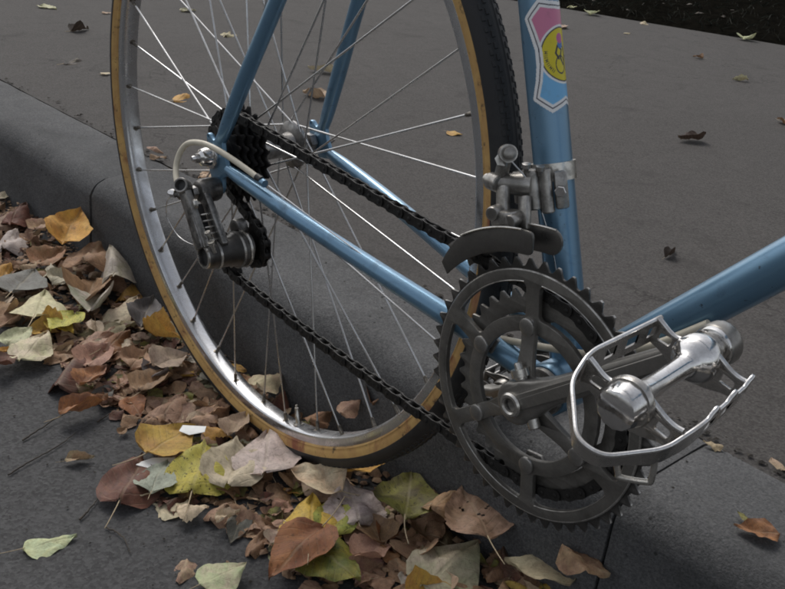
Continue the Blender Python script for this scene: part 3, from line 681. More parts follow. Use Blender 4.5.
# polished chamfers of the ring, brighter steel standing in for their highlights: round the outside and along each window
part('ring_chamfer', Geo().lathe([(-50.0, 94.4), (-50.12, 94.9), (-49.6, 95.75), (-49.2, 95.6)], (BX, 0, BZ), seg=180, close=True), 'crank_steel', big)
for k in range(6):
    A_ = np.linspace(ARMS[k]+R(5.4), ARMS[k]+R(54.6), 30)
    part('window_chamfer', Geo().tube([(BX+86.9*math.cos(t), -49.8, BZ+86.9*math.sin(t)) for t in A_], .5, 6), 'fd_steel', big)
L38, _ = toothed(NSM)
L38 = [(x*math.cos(.04)-y*math.sin(.04), x*math.sin(.04)+y*math.cos(.04)) for x, y in L38]
tabs = []
for k in range(6):
    a = ARMS[k]; tabs += [(49*math.cos(a-.14), 49*math.sin(a-.14)), (49*math.cos(a+.14), 49*math.sin(a+.14)), (59*math.cos(a+.17), 59*math.sin(a+.17))]
    tabs += [(61.5*math.cos(t), 61.5*math.sin(t)) for t in np.linspace(a+.24, a+R(60)-.24, 8)]+[(59*math.cos(a+R(60)-.17), 59*math.sin(a+R(60)-.17))]
small = obj('chainring', plate([L38, tabs], 2.6, .35, (BX, -41, BZ), 'small_chainring'), 'grimy_steel', bike)
small['label'] = 'smaller inner chainring carrying the chain'
for k, a in enumerate(ARMS):
    c = (BX+55.5*math.cos(a), 0, BZ+55.5*math.sin(a))
    part('chainring_bolt', Geo().lathe([(-38, 3), (-39, 5), (-49.8, 5), (-50.3, 6.8), (-51.6, 6.6), (-52.2, 5.6), (-52.2, .5)] if k % 2 else [(-38, 3), (-39, 5), (-53.6, 5), (-53.8, 6.8), (-55.4, 6.6), (-56, 5.6), (-56, .5)], c, seg=24), 'crank_steel', big)
# three-armed spider on the crank boss
star = []
for k in (0, 2, 4):
    a = ARMS[k]; e = np.array([math.cos(a), math.sin(a)]); nn = np.array([-e[1], e[0]])
    for r_, h in ((17, -8.0), (40, -5.8), (52, -6.4), (62, -4.6), (62, 4.6), (52, 6.4), (40, 5.8), (17, 8.0)): star.append(tuple(e*r_+nn*h))
def dish(q):
    r_ = np.hypot(q[:, 0]-BX, q[:, 2]-BZ); q[:, 1] -= np.clip((45-r_)/28, 0, 1)*4.0; return q
spider = obj('spider', plate([rounded(star, 3, 4)], 5.0, .9, (BX, -51.4, BZ), 'spider', xf=dish), 'crank_steel', bike)
PA0, PA1 = np.array([559, -78, 42.]), np.array([566, -172, 39.])
cd = np.array([PA0[0]-BX, PA0[2]-BZ]); CL = np.linalg.norm(cd); cd /= CL; ca = math.atan2(cd[1], cd[0])
def crank_outline():
    P = []
    for t in np.linspace(R(62), R(298), 16): P.append((16.5*math.cos(t), 16.5*math.sin(t)))
    P += [(14, -14.5), (26, -11.5), (44, -9.2), (CL-30, -7.6), (CL-16, -8.6)]
    for t in np.linspace(R(-115), R(115), 14): P.append((CL+12.8*math.cos(t), 12.8*math.sin(t)))
    P += [(CL-16, 8.6), (CL-30, 7.6), (44, 9.2), (26, 11.5), (14, 14.5)]
    return P
def crank(side):
    sx = 1 if side < 0 else -1
    def xf(q):
        s = (q[:, 0]); y = q[:, 1]+side*(60.5+14.5*np.clip(s/CL, 0, 1.1)**1.2); c_, s_ = cd[0]*sx, cd[1]*sx
        return np.stack([BX+q[:, 0]*c_-q[:, 2]*s_, y, BZ+q[:, 0]*s_+q[:, 2]*c_], 1)
    # a long thin groove makes the arm's fluted face
    o = obj('crank_arm', plate([crank_outline()], 14, 3.0, (0, 0, 0), 'crank_arm', 40, xf, 2), 'crank_steel', bike)
    c = np.array([BX, 0, BZ])
    part('axle_end', Geo().lathe([(66, 5.2), (66, 9.6), (70.5, 9.4), (72, 8.2), (72.2, 6.4), (71, 5.2)], c, (0, side, 0), 32, close=True), 'bare_edge', o)
    part('axle_socket', Geo().lathe([(66, 5.4), (68.2, 5.4), (68.2, .3)], c, (0, side, 0), 20), 'black_plastic', o)
    d = np.array([17*sx, 0, -30.*sx]); d /= np.linalg.norm(d); off = np.array([cd[0]*sx, 0, cd[1]*sx])*9+np.array([0, side*61, 0])
    part('cotter_pin', Geo().lathe([(-27, 2.4), (-26, 3.0), (-17, 3.2), (-17, 6.8), (-22.5, 6.8), (-22.5, 3.2), (-17, 3.2), (-16.5, 4.6), (21, 4.6), (22, 3.8), (22, .4)], c+off, d, 14), 'bare_edge', o)
    return o
crank_r = crank(-1); crank_l = crank(1)

def pedal(A0, wv, uv, side):
    wv = np.array(wv, float); wv /= np.linalg.norm(wv); uv = np.array(uv, float); uv -= wv*(uv@wv); uv /= np.linalg.norm(uv)
    vv = np.cross(wv, uv)*(1 if side < 0 else -1)
    A0 = np.array(A0, float)
    def X(u, v, w): return A0+uv*u+vv*v+wv*w
    pd = empty('pedal', bike)
    CHR, PST = ('chrome', 'pedal_steel') if side < 0 else ('mech_steel', 'mech_steel')
    def lat(name, prof, mat, seg=40): return part(name, Geo().lathe(prof, A0, tuple(wv), seg), mat, pd)
    lat('pedal_axle', [(-10, 7), (-8, 7.2), (3, 7.2), (4, 8.6), (9, 8.6), (10, 6.5), (14, 6.5)], PST, 24)
    lat('crank_eye_cap', [(-10.5, .4), (-9.8, 5), (-8.2, 8.4), (-5.5, 10.6), (-2, 11.8), (3, 12.2), (6, 11.6), (6.6, 10)], CHR, 32)
    lat('barrel', [(13, 8), (13.5, 11), (16, 12.6), (21, 13.8), (26, 13.2), (29, 11.4), (31.5, 8.6), (33.5, 6.6), (38, 5.8), (60, 5.6), (74, 6.2), (81, 8.5), (85, 9.5)], CHR)
    lat('bearing_ring', [(84, 9), (87.6, 13.6), (89.4, 13.8), (91.5, 13), (92.5, 10)], PST)
    lat('dust_cap', [(90, 10), (91, 12.2), (99, 11.6), (101.6, 10.6), (102.8, 8.6), (103.0, .4)], CHR, 12)
    # cage band: two sides joined by the outer loop; top edge points in (u, v, w)
    top = np.array([(-27, 6, 17.5), (-30.6, 4.4, 81), (-25.5, -2.2, 100), (-2, -9.2, 123.5), (10.5, -9.0, 122.5), (27.2, -2.2, 99), (30.6, 4.2, 76), (28.4, 6, 21)], float)
    T_ = [top[0]]
    for i in range(1, len(top)-1):
        d0 = top[i-1]-top[i]; d2 = top[i+1]-top[i]; r_ = min(6.5, np.linalg.norm(d0)*.45, np.linalg.norm(d2)*.45); a_ = top[i]+d0/np.linalg.norm(d0)*r_; b_ = top[i]+d2/np.linalg.norm(d2)*r_
        T_ += [(1-t)**2*a_+2*t*(1-t)*top[i]+t*t*b_ for t in np.linspace(0, 1, 6)]
    T_ = np.array(T_+[top[-1]]); sl_ = np.r_[0, np.cumsum(np.linalg.norm(np.diff(T_, axis=0), axis=1))]; n = 180
    T_ = np.stack([np.interp(np.linspace(0, sl_[-1], n), sl_, T_[:, j]) for j in range(3)], 1); g = Geo(); vs = []; tth = []
    tg_ = np.gradient(T_, axis=0); nrm = np.stack([tg_[:, 2], np.zeros(n), -tg_[:, 0]], 1); nrm /= np.linalg.norm(nrm, axis=1)[:, None]
    mids = np.array([0, 0, 60.]); nrm *= np.sign(((T_-mids)*nrm).sum(1))[:, None]
    for i in range(n):
        w = T_[i][2]; f_ = i/(n-1)
        hgt = 15.0 if w < 80 else max(8.5, 15.0-(w-80)*.2)
        tooth = 0
        if f_ > .70 and w < 78 or f_ < .30 and w < 78:
            ph = (w-14) % 20
            if f_ > .70: tooth = 5.2*max(0, 1-abs(ph-10)/5)
        flare = 1.2; tth.append(tooth)
        lv = (0, -.28*hgt, -.70*hgt, -hgt)
        for k, (du, dv) in enumerate([(flare*(1+e/hgt), e+(tooth if e == 0 else 0)) for e in lv]+[(flare*(1+e/hgt)+1.1, e+(tooth-.3 if e == 0 else 0)) for e in lv[::-1]]):
            q = T_[i]+nrm[i]*du; vs.append(X(q[0], q[1]+dv, q[2]))
    fs = []
    def slot(i): return T_[i][2] < 74 and 17 < T_[i][2] and ((T_[i][2]-17) % 19) < 11
    for i in range(n-1):
        for k in range(8):
            if k in (1, 5) and slot(i) and slot(i+1): continue
            k2 = (k+1) % 8; fs.append((i*8+k, i*8+k2, i*8+8+k2, i*8+8+k))
        if slot(i) and slot(i+1): fs += [(i*8+1, i*8+6, i*8+14, i*8+9), (i*8+2, i*8+5, i*8+13, i*8+10)]
    fs += [tuple(range(8)), tuple((n-1)*8+k for k in range(8))[::-1]]
    g.add(vs, fs); part('cage', g, PST, pd, 30)
    # bright top edge of the cage
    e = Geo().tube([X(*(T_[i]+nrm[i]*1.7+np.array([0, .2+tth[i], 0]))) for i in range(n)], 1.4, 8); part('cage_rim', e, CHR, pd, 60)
    # two cross plates with concave shoulders
    for w0, vb in ((21, 0), (86, -2.0)):
        prof = [(-29, 7), (-25, 5.6), (-19, 3.4), (-14, 3.2), (-9, 5.4), (-4, 8.8), (0, 10.2), (5, 9.8), (11, 7.6), (18, 5.0), (24, 4.0), (29, 4.6), (29, -8), (20, -9.5), (12, -13), (0, -16), (-12, -13), (-20, -9.5), (-29, -8)]
        slots = [rounded([(a, .5), (a+8*sg, 1.5), (a+8*sg, -4), (a, -4.5)], 1.5, 4) for a, sg in ((-24, 1), (24, -1))]
        me = plate([rounded(prof, 2, 3)]+slots, 2.4, .5, (0, 0, 0), 'cross_plate')
        co = np.empty(len(me.vertices)*3); me.vertices.foreach_get('co', co); co = co.reshape(-1, 3)*1000+np.array([0, 0, ROAD])
        q = np.array([X(p[0], p[2]+vb, w0+p[1]) for p in co]); q = (q-np.array([0, 0, ROAD]))/1000; me.vertices.foreach_set('co', q.ravel()); fin(me, 30)
        o = obj('cross_plate', me, PST, pd)
        part('plate_edge', Geo().tube([X(p[0], p[1]+vb, w0) for p in bezier([(a, b, 0) for a, b in prof[:12]], 44)], 1.7, 8), CHR, o, 60)
    if side < 0:
        P_ = [X(27, -9, 98), X(23, -14, 99), X(12.5, -22, 100.5), X(11, -25, 100.5), X(14.5, -31.5, 100), X(16.5, -32.5, 100), X(28, -26, 98.5), X(29.5, -23, 98), X(27, -14, 97.5), X(25.5, -11, 97.5)]
        part('strap_loop', Geo().tube(bezier(P_, 50), 1.7, 8), 'bare_edge', pd, 60)
    return pd
pr = pedal(PA0, PA1-PA0, (55, 0, -13), -1); pr['label'] = 'chromed near-side cage pedal with curved outer loop'
PL = np.array([2*BX-PA0[0], 78, 2*BZ-PA0[2]])
pl = pedal(PL, (0, 1, 0), (-1, 0, .06), 1); pl['label'] = 'far-side cage pedal resting on the kerb'

# ---------------------------------------------------------------- front derailleur
fd = empty('front_derailleur', bike)
sc = seat_pt(158); ax_s = np.array([-math.cos(ST), 0, math.sin(ST)])
part('clamp_band', Geo().lathe([(-6.5, 14.5), (-6.5, 16.4), (6.5, 16.4), (6.5, 14.5)], sc, tuple(ax_s), 48, close=True), 'bare_edge', fd)
RS = Matrix.Rotation(-(PI/2-ST), 3, 'Y')
part('clamp_body', Geo().box((372, -23, 71), (22, 14, 25), RS @ Matrix.Rotation(R(-20), 3, 'Z'), 3), 'mech_steel', fd)
for (x, y, z, r_, h_) in ((366.5, -31, 70, 5.2, 11.5), (376.5, -28.5, 70.5, 5.6, 14), (385, -24.5, 71.5, 4.6, 15.5)):
    part('clamp_rib', Geo().lathe([(-h_, 2), (-h_, r_-.8), (-h_+1, r_), (h_-1, r_), (h_, r_-.8), (h_, 2)], (x, y, z), tuple(ax_s), 24), 'fd_steel', fd)
part('clamp_jaw', Geo().box((392, -17.5, 73.5), (5, 10, 27), RS @ Matrix.Rotation(R(-30), 3, 'Z'), 2.2), 'fd_steel', fd)
part('body_arm', Geo().tube([(352, -42, 70.5), (360, -38, 72), (368, -33, 73), (374, -29, 73.5)], [6.2, 7.4, 8.4, 8.8], 20), 'fd_steel', fd)
part('clamp_bolt', Geo().lathe([(0, 2.6), (3, 4.2), (7, 4.2), (7.6, 3.6), (7.6, .4)], (391.5, -17, 73.5), (.55, -.83, .06), 6), 'chrome', fd)
part('pivot_boss', Geo().lathe([(-7, 3), (-7, 5.6), (-6, 6.4), (6, 6.4), (7, 5.6), (7, 3)], (352, -42, 71), (.9, -.25, .1), 24), 'fd_steel', fd)
part('pivot_boss', Geo().lathe([(-4, 3), (-4, 4.4), (4, 4.4), (5, 3)], (345, -40, 70.5), (.9, -.25, .1), 20), 'bare_edge', fd)
part('cable_arm', bar((354, -40, 74), (362, -45, 99), 9, 7, 2), 'fd_steel', fd)
part('cable_bolt', Geo().lathe([(-5, 3), (-5, 6.4), (3, 6.4), (3, 4.2), (8, 4.2), (8.6, 3)], (363.5, -46, 96), (.75, -.6, .25), 18), 'fd_steel', fd)
part('cable_bolt', Geo().lathe([(-4, 3), (-4, 5), (4, 5), (4, 2)], (357, -44, 90), (.6, -.75, .2), 6), 'fd_steel', fd)
for dx in (0, 9):
    part('limit_screw', Geo().lathe([(0, 1.8), (4, 1.8), (4, 3.2), (7, 3.2), (7.4, .4)], (371+dx, -33+dx*.5, 82), (0, -.1, 1), 16), 'fd_steel', fd)
part('drop_link', bar((361, -44, 72), (371, -50, 46), 10, 6, 1.8), 'fd_steel', fd)
part('drop_link', bar((377, -38, 68), (386, -44, 46), 9, 6, 1.8), 'fd_steel', fd)
part('cage_lug', Geo().box((373, -50, 52), (18, 15, 12), Matrix.Rotation(R(-14), 3, 'Y'), 2.5), 'fd_steel', fd)
def arc_plate(a0, a1, ri, ro, tail, y, name, mat, sq, th=2.4):
    """curved cage plate: broad rounded front end at angle a0, narrow tail at a1"""
    rm, hw = (ri+ro)/2, (ro-ri)/2; P = []
    for t in np.linspace(R(a0+4), R(a1-14), 16): P.append((ro*math.cos(t), ro*math.sin(t)))
    for k in np.linspace(.15, 1, 6): t = R(a1-14+14*k); r_ = ro+(ri+tail-ro)*k**1.3; P.append((r_*math.cos(t), r_*math.sin(t)))
    for t in np.linspace(R(a1+.8), R(a0+4), 20): P.append((ri*math.cos(t), ri*math.sin(t)))
    for k in np.linspace(-PI/2, PI/2, 11)[1:-1]:
        cs, sn = math.cos(k)**sq, math.copysign(abs(math.sin(k))**sq, math.sin(k)); t = R(a0+4)-cs*hw*.95/rm; r_ = rm+hw*sn; P.append((r_*math.cos(t), r_*math.sin(t)))
    return obj(name, plate([P], th, .7, (BX, y, BZ), name, 30), mat, fd)
arc_plate(94.5, 141, 109.5, 127, 10, -59, 'cage_plate', 'cage_steel', .55)
arc_plate(89.5, 137, 108, 127, 8, -42, 'cage_plate', 'cage_steel', 1.0)
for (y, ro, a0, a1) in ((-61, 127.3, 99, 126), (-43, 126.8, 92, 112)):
    part('cage_glint', Geo().tube([(BX+ro*math.cos(t), y, BZ+ro*math.sin(t)) for t in np.linspace(R(a0), R(a1), 20)], .8, 6), 'bare_edge', fd)  # added bright tube imitates the highlight along each plate's upper edge
for (x, y, z) in ((366, -53, 55), (380, -50, 53)):
    part('cage_hinge', Geo().lathe([(-7, 2), (-7, 4.6), (-6, 5.2), (6, 5.2), (7, 4.6), (7, 2)], (x, y, z), (.2, -.95, 0), 20), 'fd_steel', fd)
# bridge joining the two cage plates along the top
v = []; f = []
A = np.linspace(R(108), R(134), 14)
for t in A:
    for y, rr in ((-60, 126.4), (-42, 126.4), (-42, 124.6), (-60, 124.6)): v.append((BX+rr*math.cos(t), y, BZ+rr*math.sin(t)))
for i in range(len(A)-1):
    for k in range(4): k2 = (k+1) % 4; f.append((i*4+k, i*4+k2, i*4+4+k2, i*4+4+k))
f += [(0, 1, 2, 3), tuple((len(A)-1)*4+k for k in (3, 2, 1, 0))]
obj('cage_bridge', mesh_from('cage_bridge', v, f, 40), 'fd_steel', fd)
P_ = bezier([(363, -46, 94), (378, -30, 70), (395, -16, 20), (405, -12, -30), (412, -8, -90)], 30)
part('shift_cable', Geo().tube(P_, .6, 6), 'spoke_steel', fd)

# ================================================================ FALLEN LEAVES
def leaf_mesh(k, curl, fold, wav, jag, petiole, torn=0, nu=16, nv=8):
    """ovate blade 1000 long and about as wide as scaled; base at origin, tip along +x; uv follows the blade"""
    rs = random.Random(k); v = []; f = []; uv = []
    bend = rs.uniform(-.05, .05); cu = curl*rs.uniform(.6, 1.2); tw = rs.uniform(-.5, .5)*curl
    sgn = 1 if rs.random() < .45 else -1
    for i in range(nu+1):
        u = i/nu; half = .5*(math.sin(PI*min(1, u**.62*.97+.03))**.85)*(1-.30*max(0, u-.5)) if 0 < i < nu else (.05 if i == 0 else .0)
        for j in range(nv+1):
            t = j/nv*2-1; h = half
            if abs(t) == 1 and 1 < i < nu-1: h *= 1+rs.uniform(-jag, jag)*(1.0 if i % 2 else .45)+.10*noise.noise(Vector((u*3, t, k*2.2)))
            y = t*h; x = u+bend*math.sin(PI*u)*0
            z = sgn*(fold*abs(t)*h*1.0+cu*.30*(u-.45)**2+cu*.16*(t*h*2)**2)+wav*.035*math.sin(7*u+3*t+k)+wav*.03*math.sin(11*t*h+5*u+k*2)+tw*.35*t*h*(u-.3)+.055*wav*noise.noise(Vector((u*4.2, t*2.2+k*3.1, k*1.7)))+.035*wav*noise.noise(Vector((u*9, t*4.5+k*3.1, k*1.3)))
            v.append((x*1000, (y+bend*math.sin(PI*u))*1000, z*1000)); uv.append((u, y*.9+.5))
    for i in range(nu):
        for j in range(nv):
            if torn and (i, j) in torn: continue
            a = i*(nv+1)+j; f.append((a, a+nv+1, a+nv+2, a+1))
    n0 = len(v)
    me = bpy.data.meshes.new('leaf'); g = Geo(); g.v = list(v); g.f = list(f); nb = len(f)
    if petiole:
        a, b = rs.uniform(-.25, .25), rs.uniform(.02, .2)
        P_ = bezier([(40, 0, 4), (-120*petiole, a*60*petiole, 10*b), (-330*petiole, a*260*petiole, 60*b), (-520*petiole, a*560*petiole, 150*b)], 9); g.tube(P_, np.linspace(11, 7, len(P_)), 5)
    me.from_pydata([tuple(c/1000 for c in p) for p in g.v], [], g.f)
    lay = me.uv_layers.new(name='UVMap'); uvv = uv+[(.5, .5)]*(len(g.v)-n0)
    for lp in me.loops: lay.data[lp.index].uv = uvv[lp.vertex_index]
    me.materials.append(MAT['dry_leaf']); me.materials.append(MAT['pale_stalk'])
    for p in me.polygons: p.material_index = 1 if p.index >= nb else 0
    me.shade_smooth(); me.update(); return me
FLAT = [leaf_mesh(k, .3, .10, 1.0, .05, .0) for k in range(4)]+[leaf_mesh(60+k, .2, .08, .8, .07, .45) for k in range(3)]
FLATP = [leaf_mesh(10+k, .3, .10, 1.0, .05, 1.0) for k in range(4)]
CURL = [leaf_mesh(20+k, .8, .28, 1.3, .10, .0) for k in range(7)]+[leaf_mesh(70+k, .9, .3, 1.3, .08, .6) for k in range(3)]
ROLL = [leaf_mesh(40+k, 1.0, .75, 1.0, .12, .0) for k in range(4)]
SLIT = [leaf_mesh(50, .25, .12, .8, .07, .9, {(15, 8), (16, 9), (22, 13), (23, 13), (24, 14), (19, 6), (20, 5), (28, 10)}, 40, 20), leaf_mesh(51, .3, .15, 1, .08, .5, {(17, 12), (18, 13), (19, 13), (26, 7), (27, 7), (13, 6), (22, 15)}, 40, 20)]
PAL = {  # two tints of each kind of leaf, spots, word
 'palegreen': ((.45, .46, .27), (.50, .49, .34), .15, 'pale green'), 'yelgreen': ((.44, .39, .075), (.33, .35, .08), .9, 'yellow-green'),
 'ochre': ((.50, .30, .065), (.40, .21, .06), .4, 'ochre'), 'redbrown': ((.15, .062, .042), (.085, .045, .034), .3, 'dark red-brown'),
 'greygreen': ((.32, .34, .27), (.26, .29, .22), .2, 'grey-green'), 'beige': ((.50, .41, .29), (.39, .30, .215), .3, 'beige'),
 'grey': ((.47, .42, .355), (.38, .335, .28), .3, 'grey'), 'cream': ((.56, .47, .33), (.45, .36, .24), .3, 'cream'),
 'tan': ((.40, .295, .19), (.29, .20, .13), .4, 'tan'), 'yellow': ((.52, .35, .05), (.43, .28, .07), .5, 'yellow'),
 'olive': ((.20, .19, .04), (.10, .085, .045), .8, 'olive'), 'pinkbrown': ((.37, .235, .155), (.25, .145, .10), .4, 'pinkish brown'),
 'beigegreen': ((.45, .41, .27), (.35, .31, .20), .3, 'pale beige'), 'brown': ((.29, .175, .10), (.17, .10, .06), .4, 'brown'),
 'rust': ((.29, .125, .050), (.16, .075, .042), .5, 'rust brown'), 'green': ((.085, .105, .025), (.20, .19, .03), .6, 'green'),
 'slate': ((.15, .14, .13), (.11, .10, .092), .3, 'slate grey'), 'lightgrey': ((.45, .40, .33), (.35, .31, .25), .2, 'light grey'),
 'greenbrown': ((.20, .165, .085), (.14, .105, .065), .4, 'greenish brown'), 'dark': ((.045, .032, .024), (.028, .021, .017), .2, 'dark brown')}
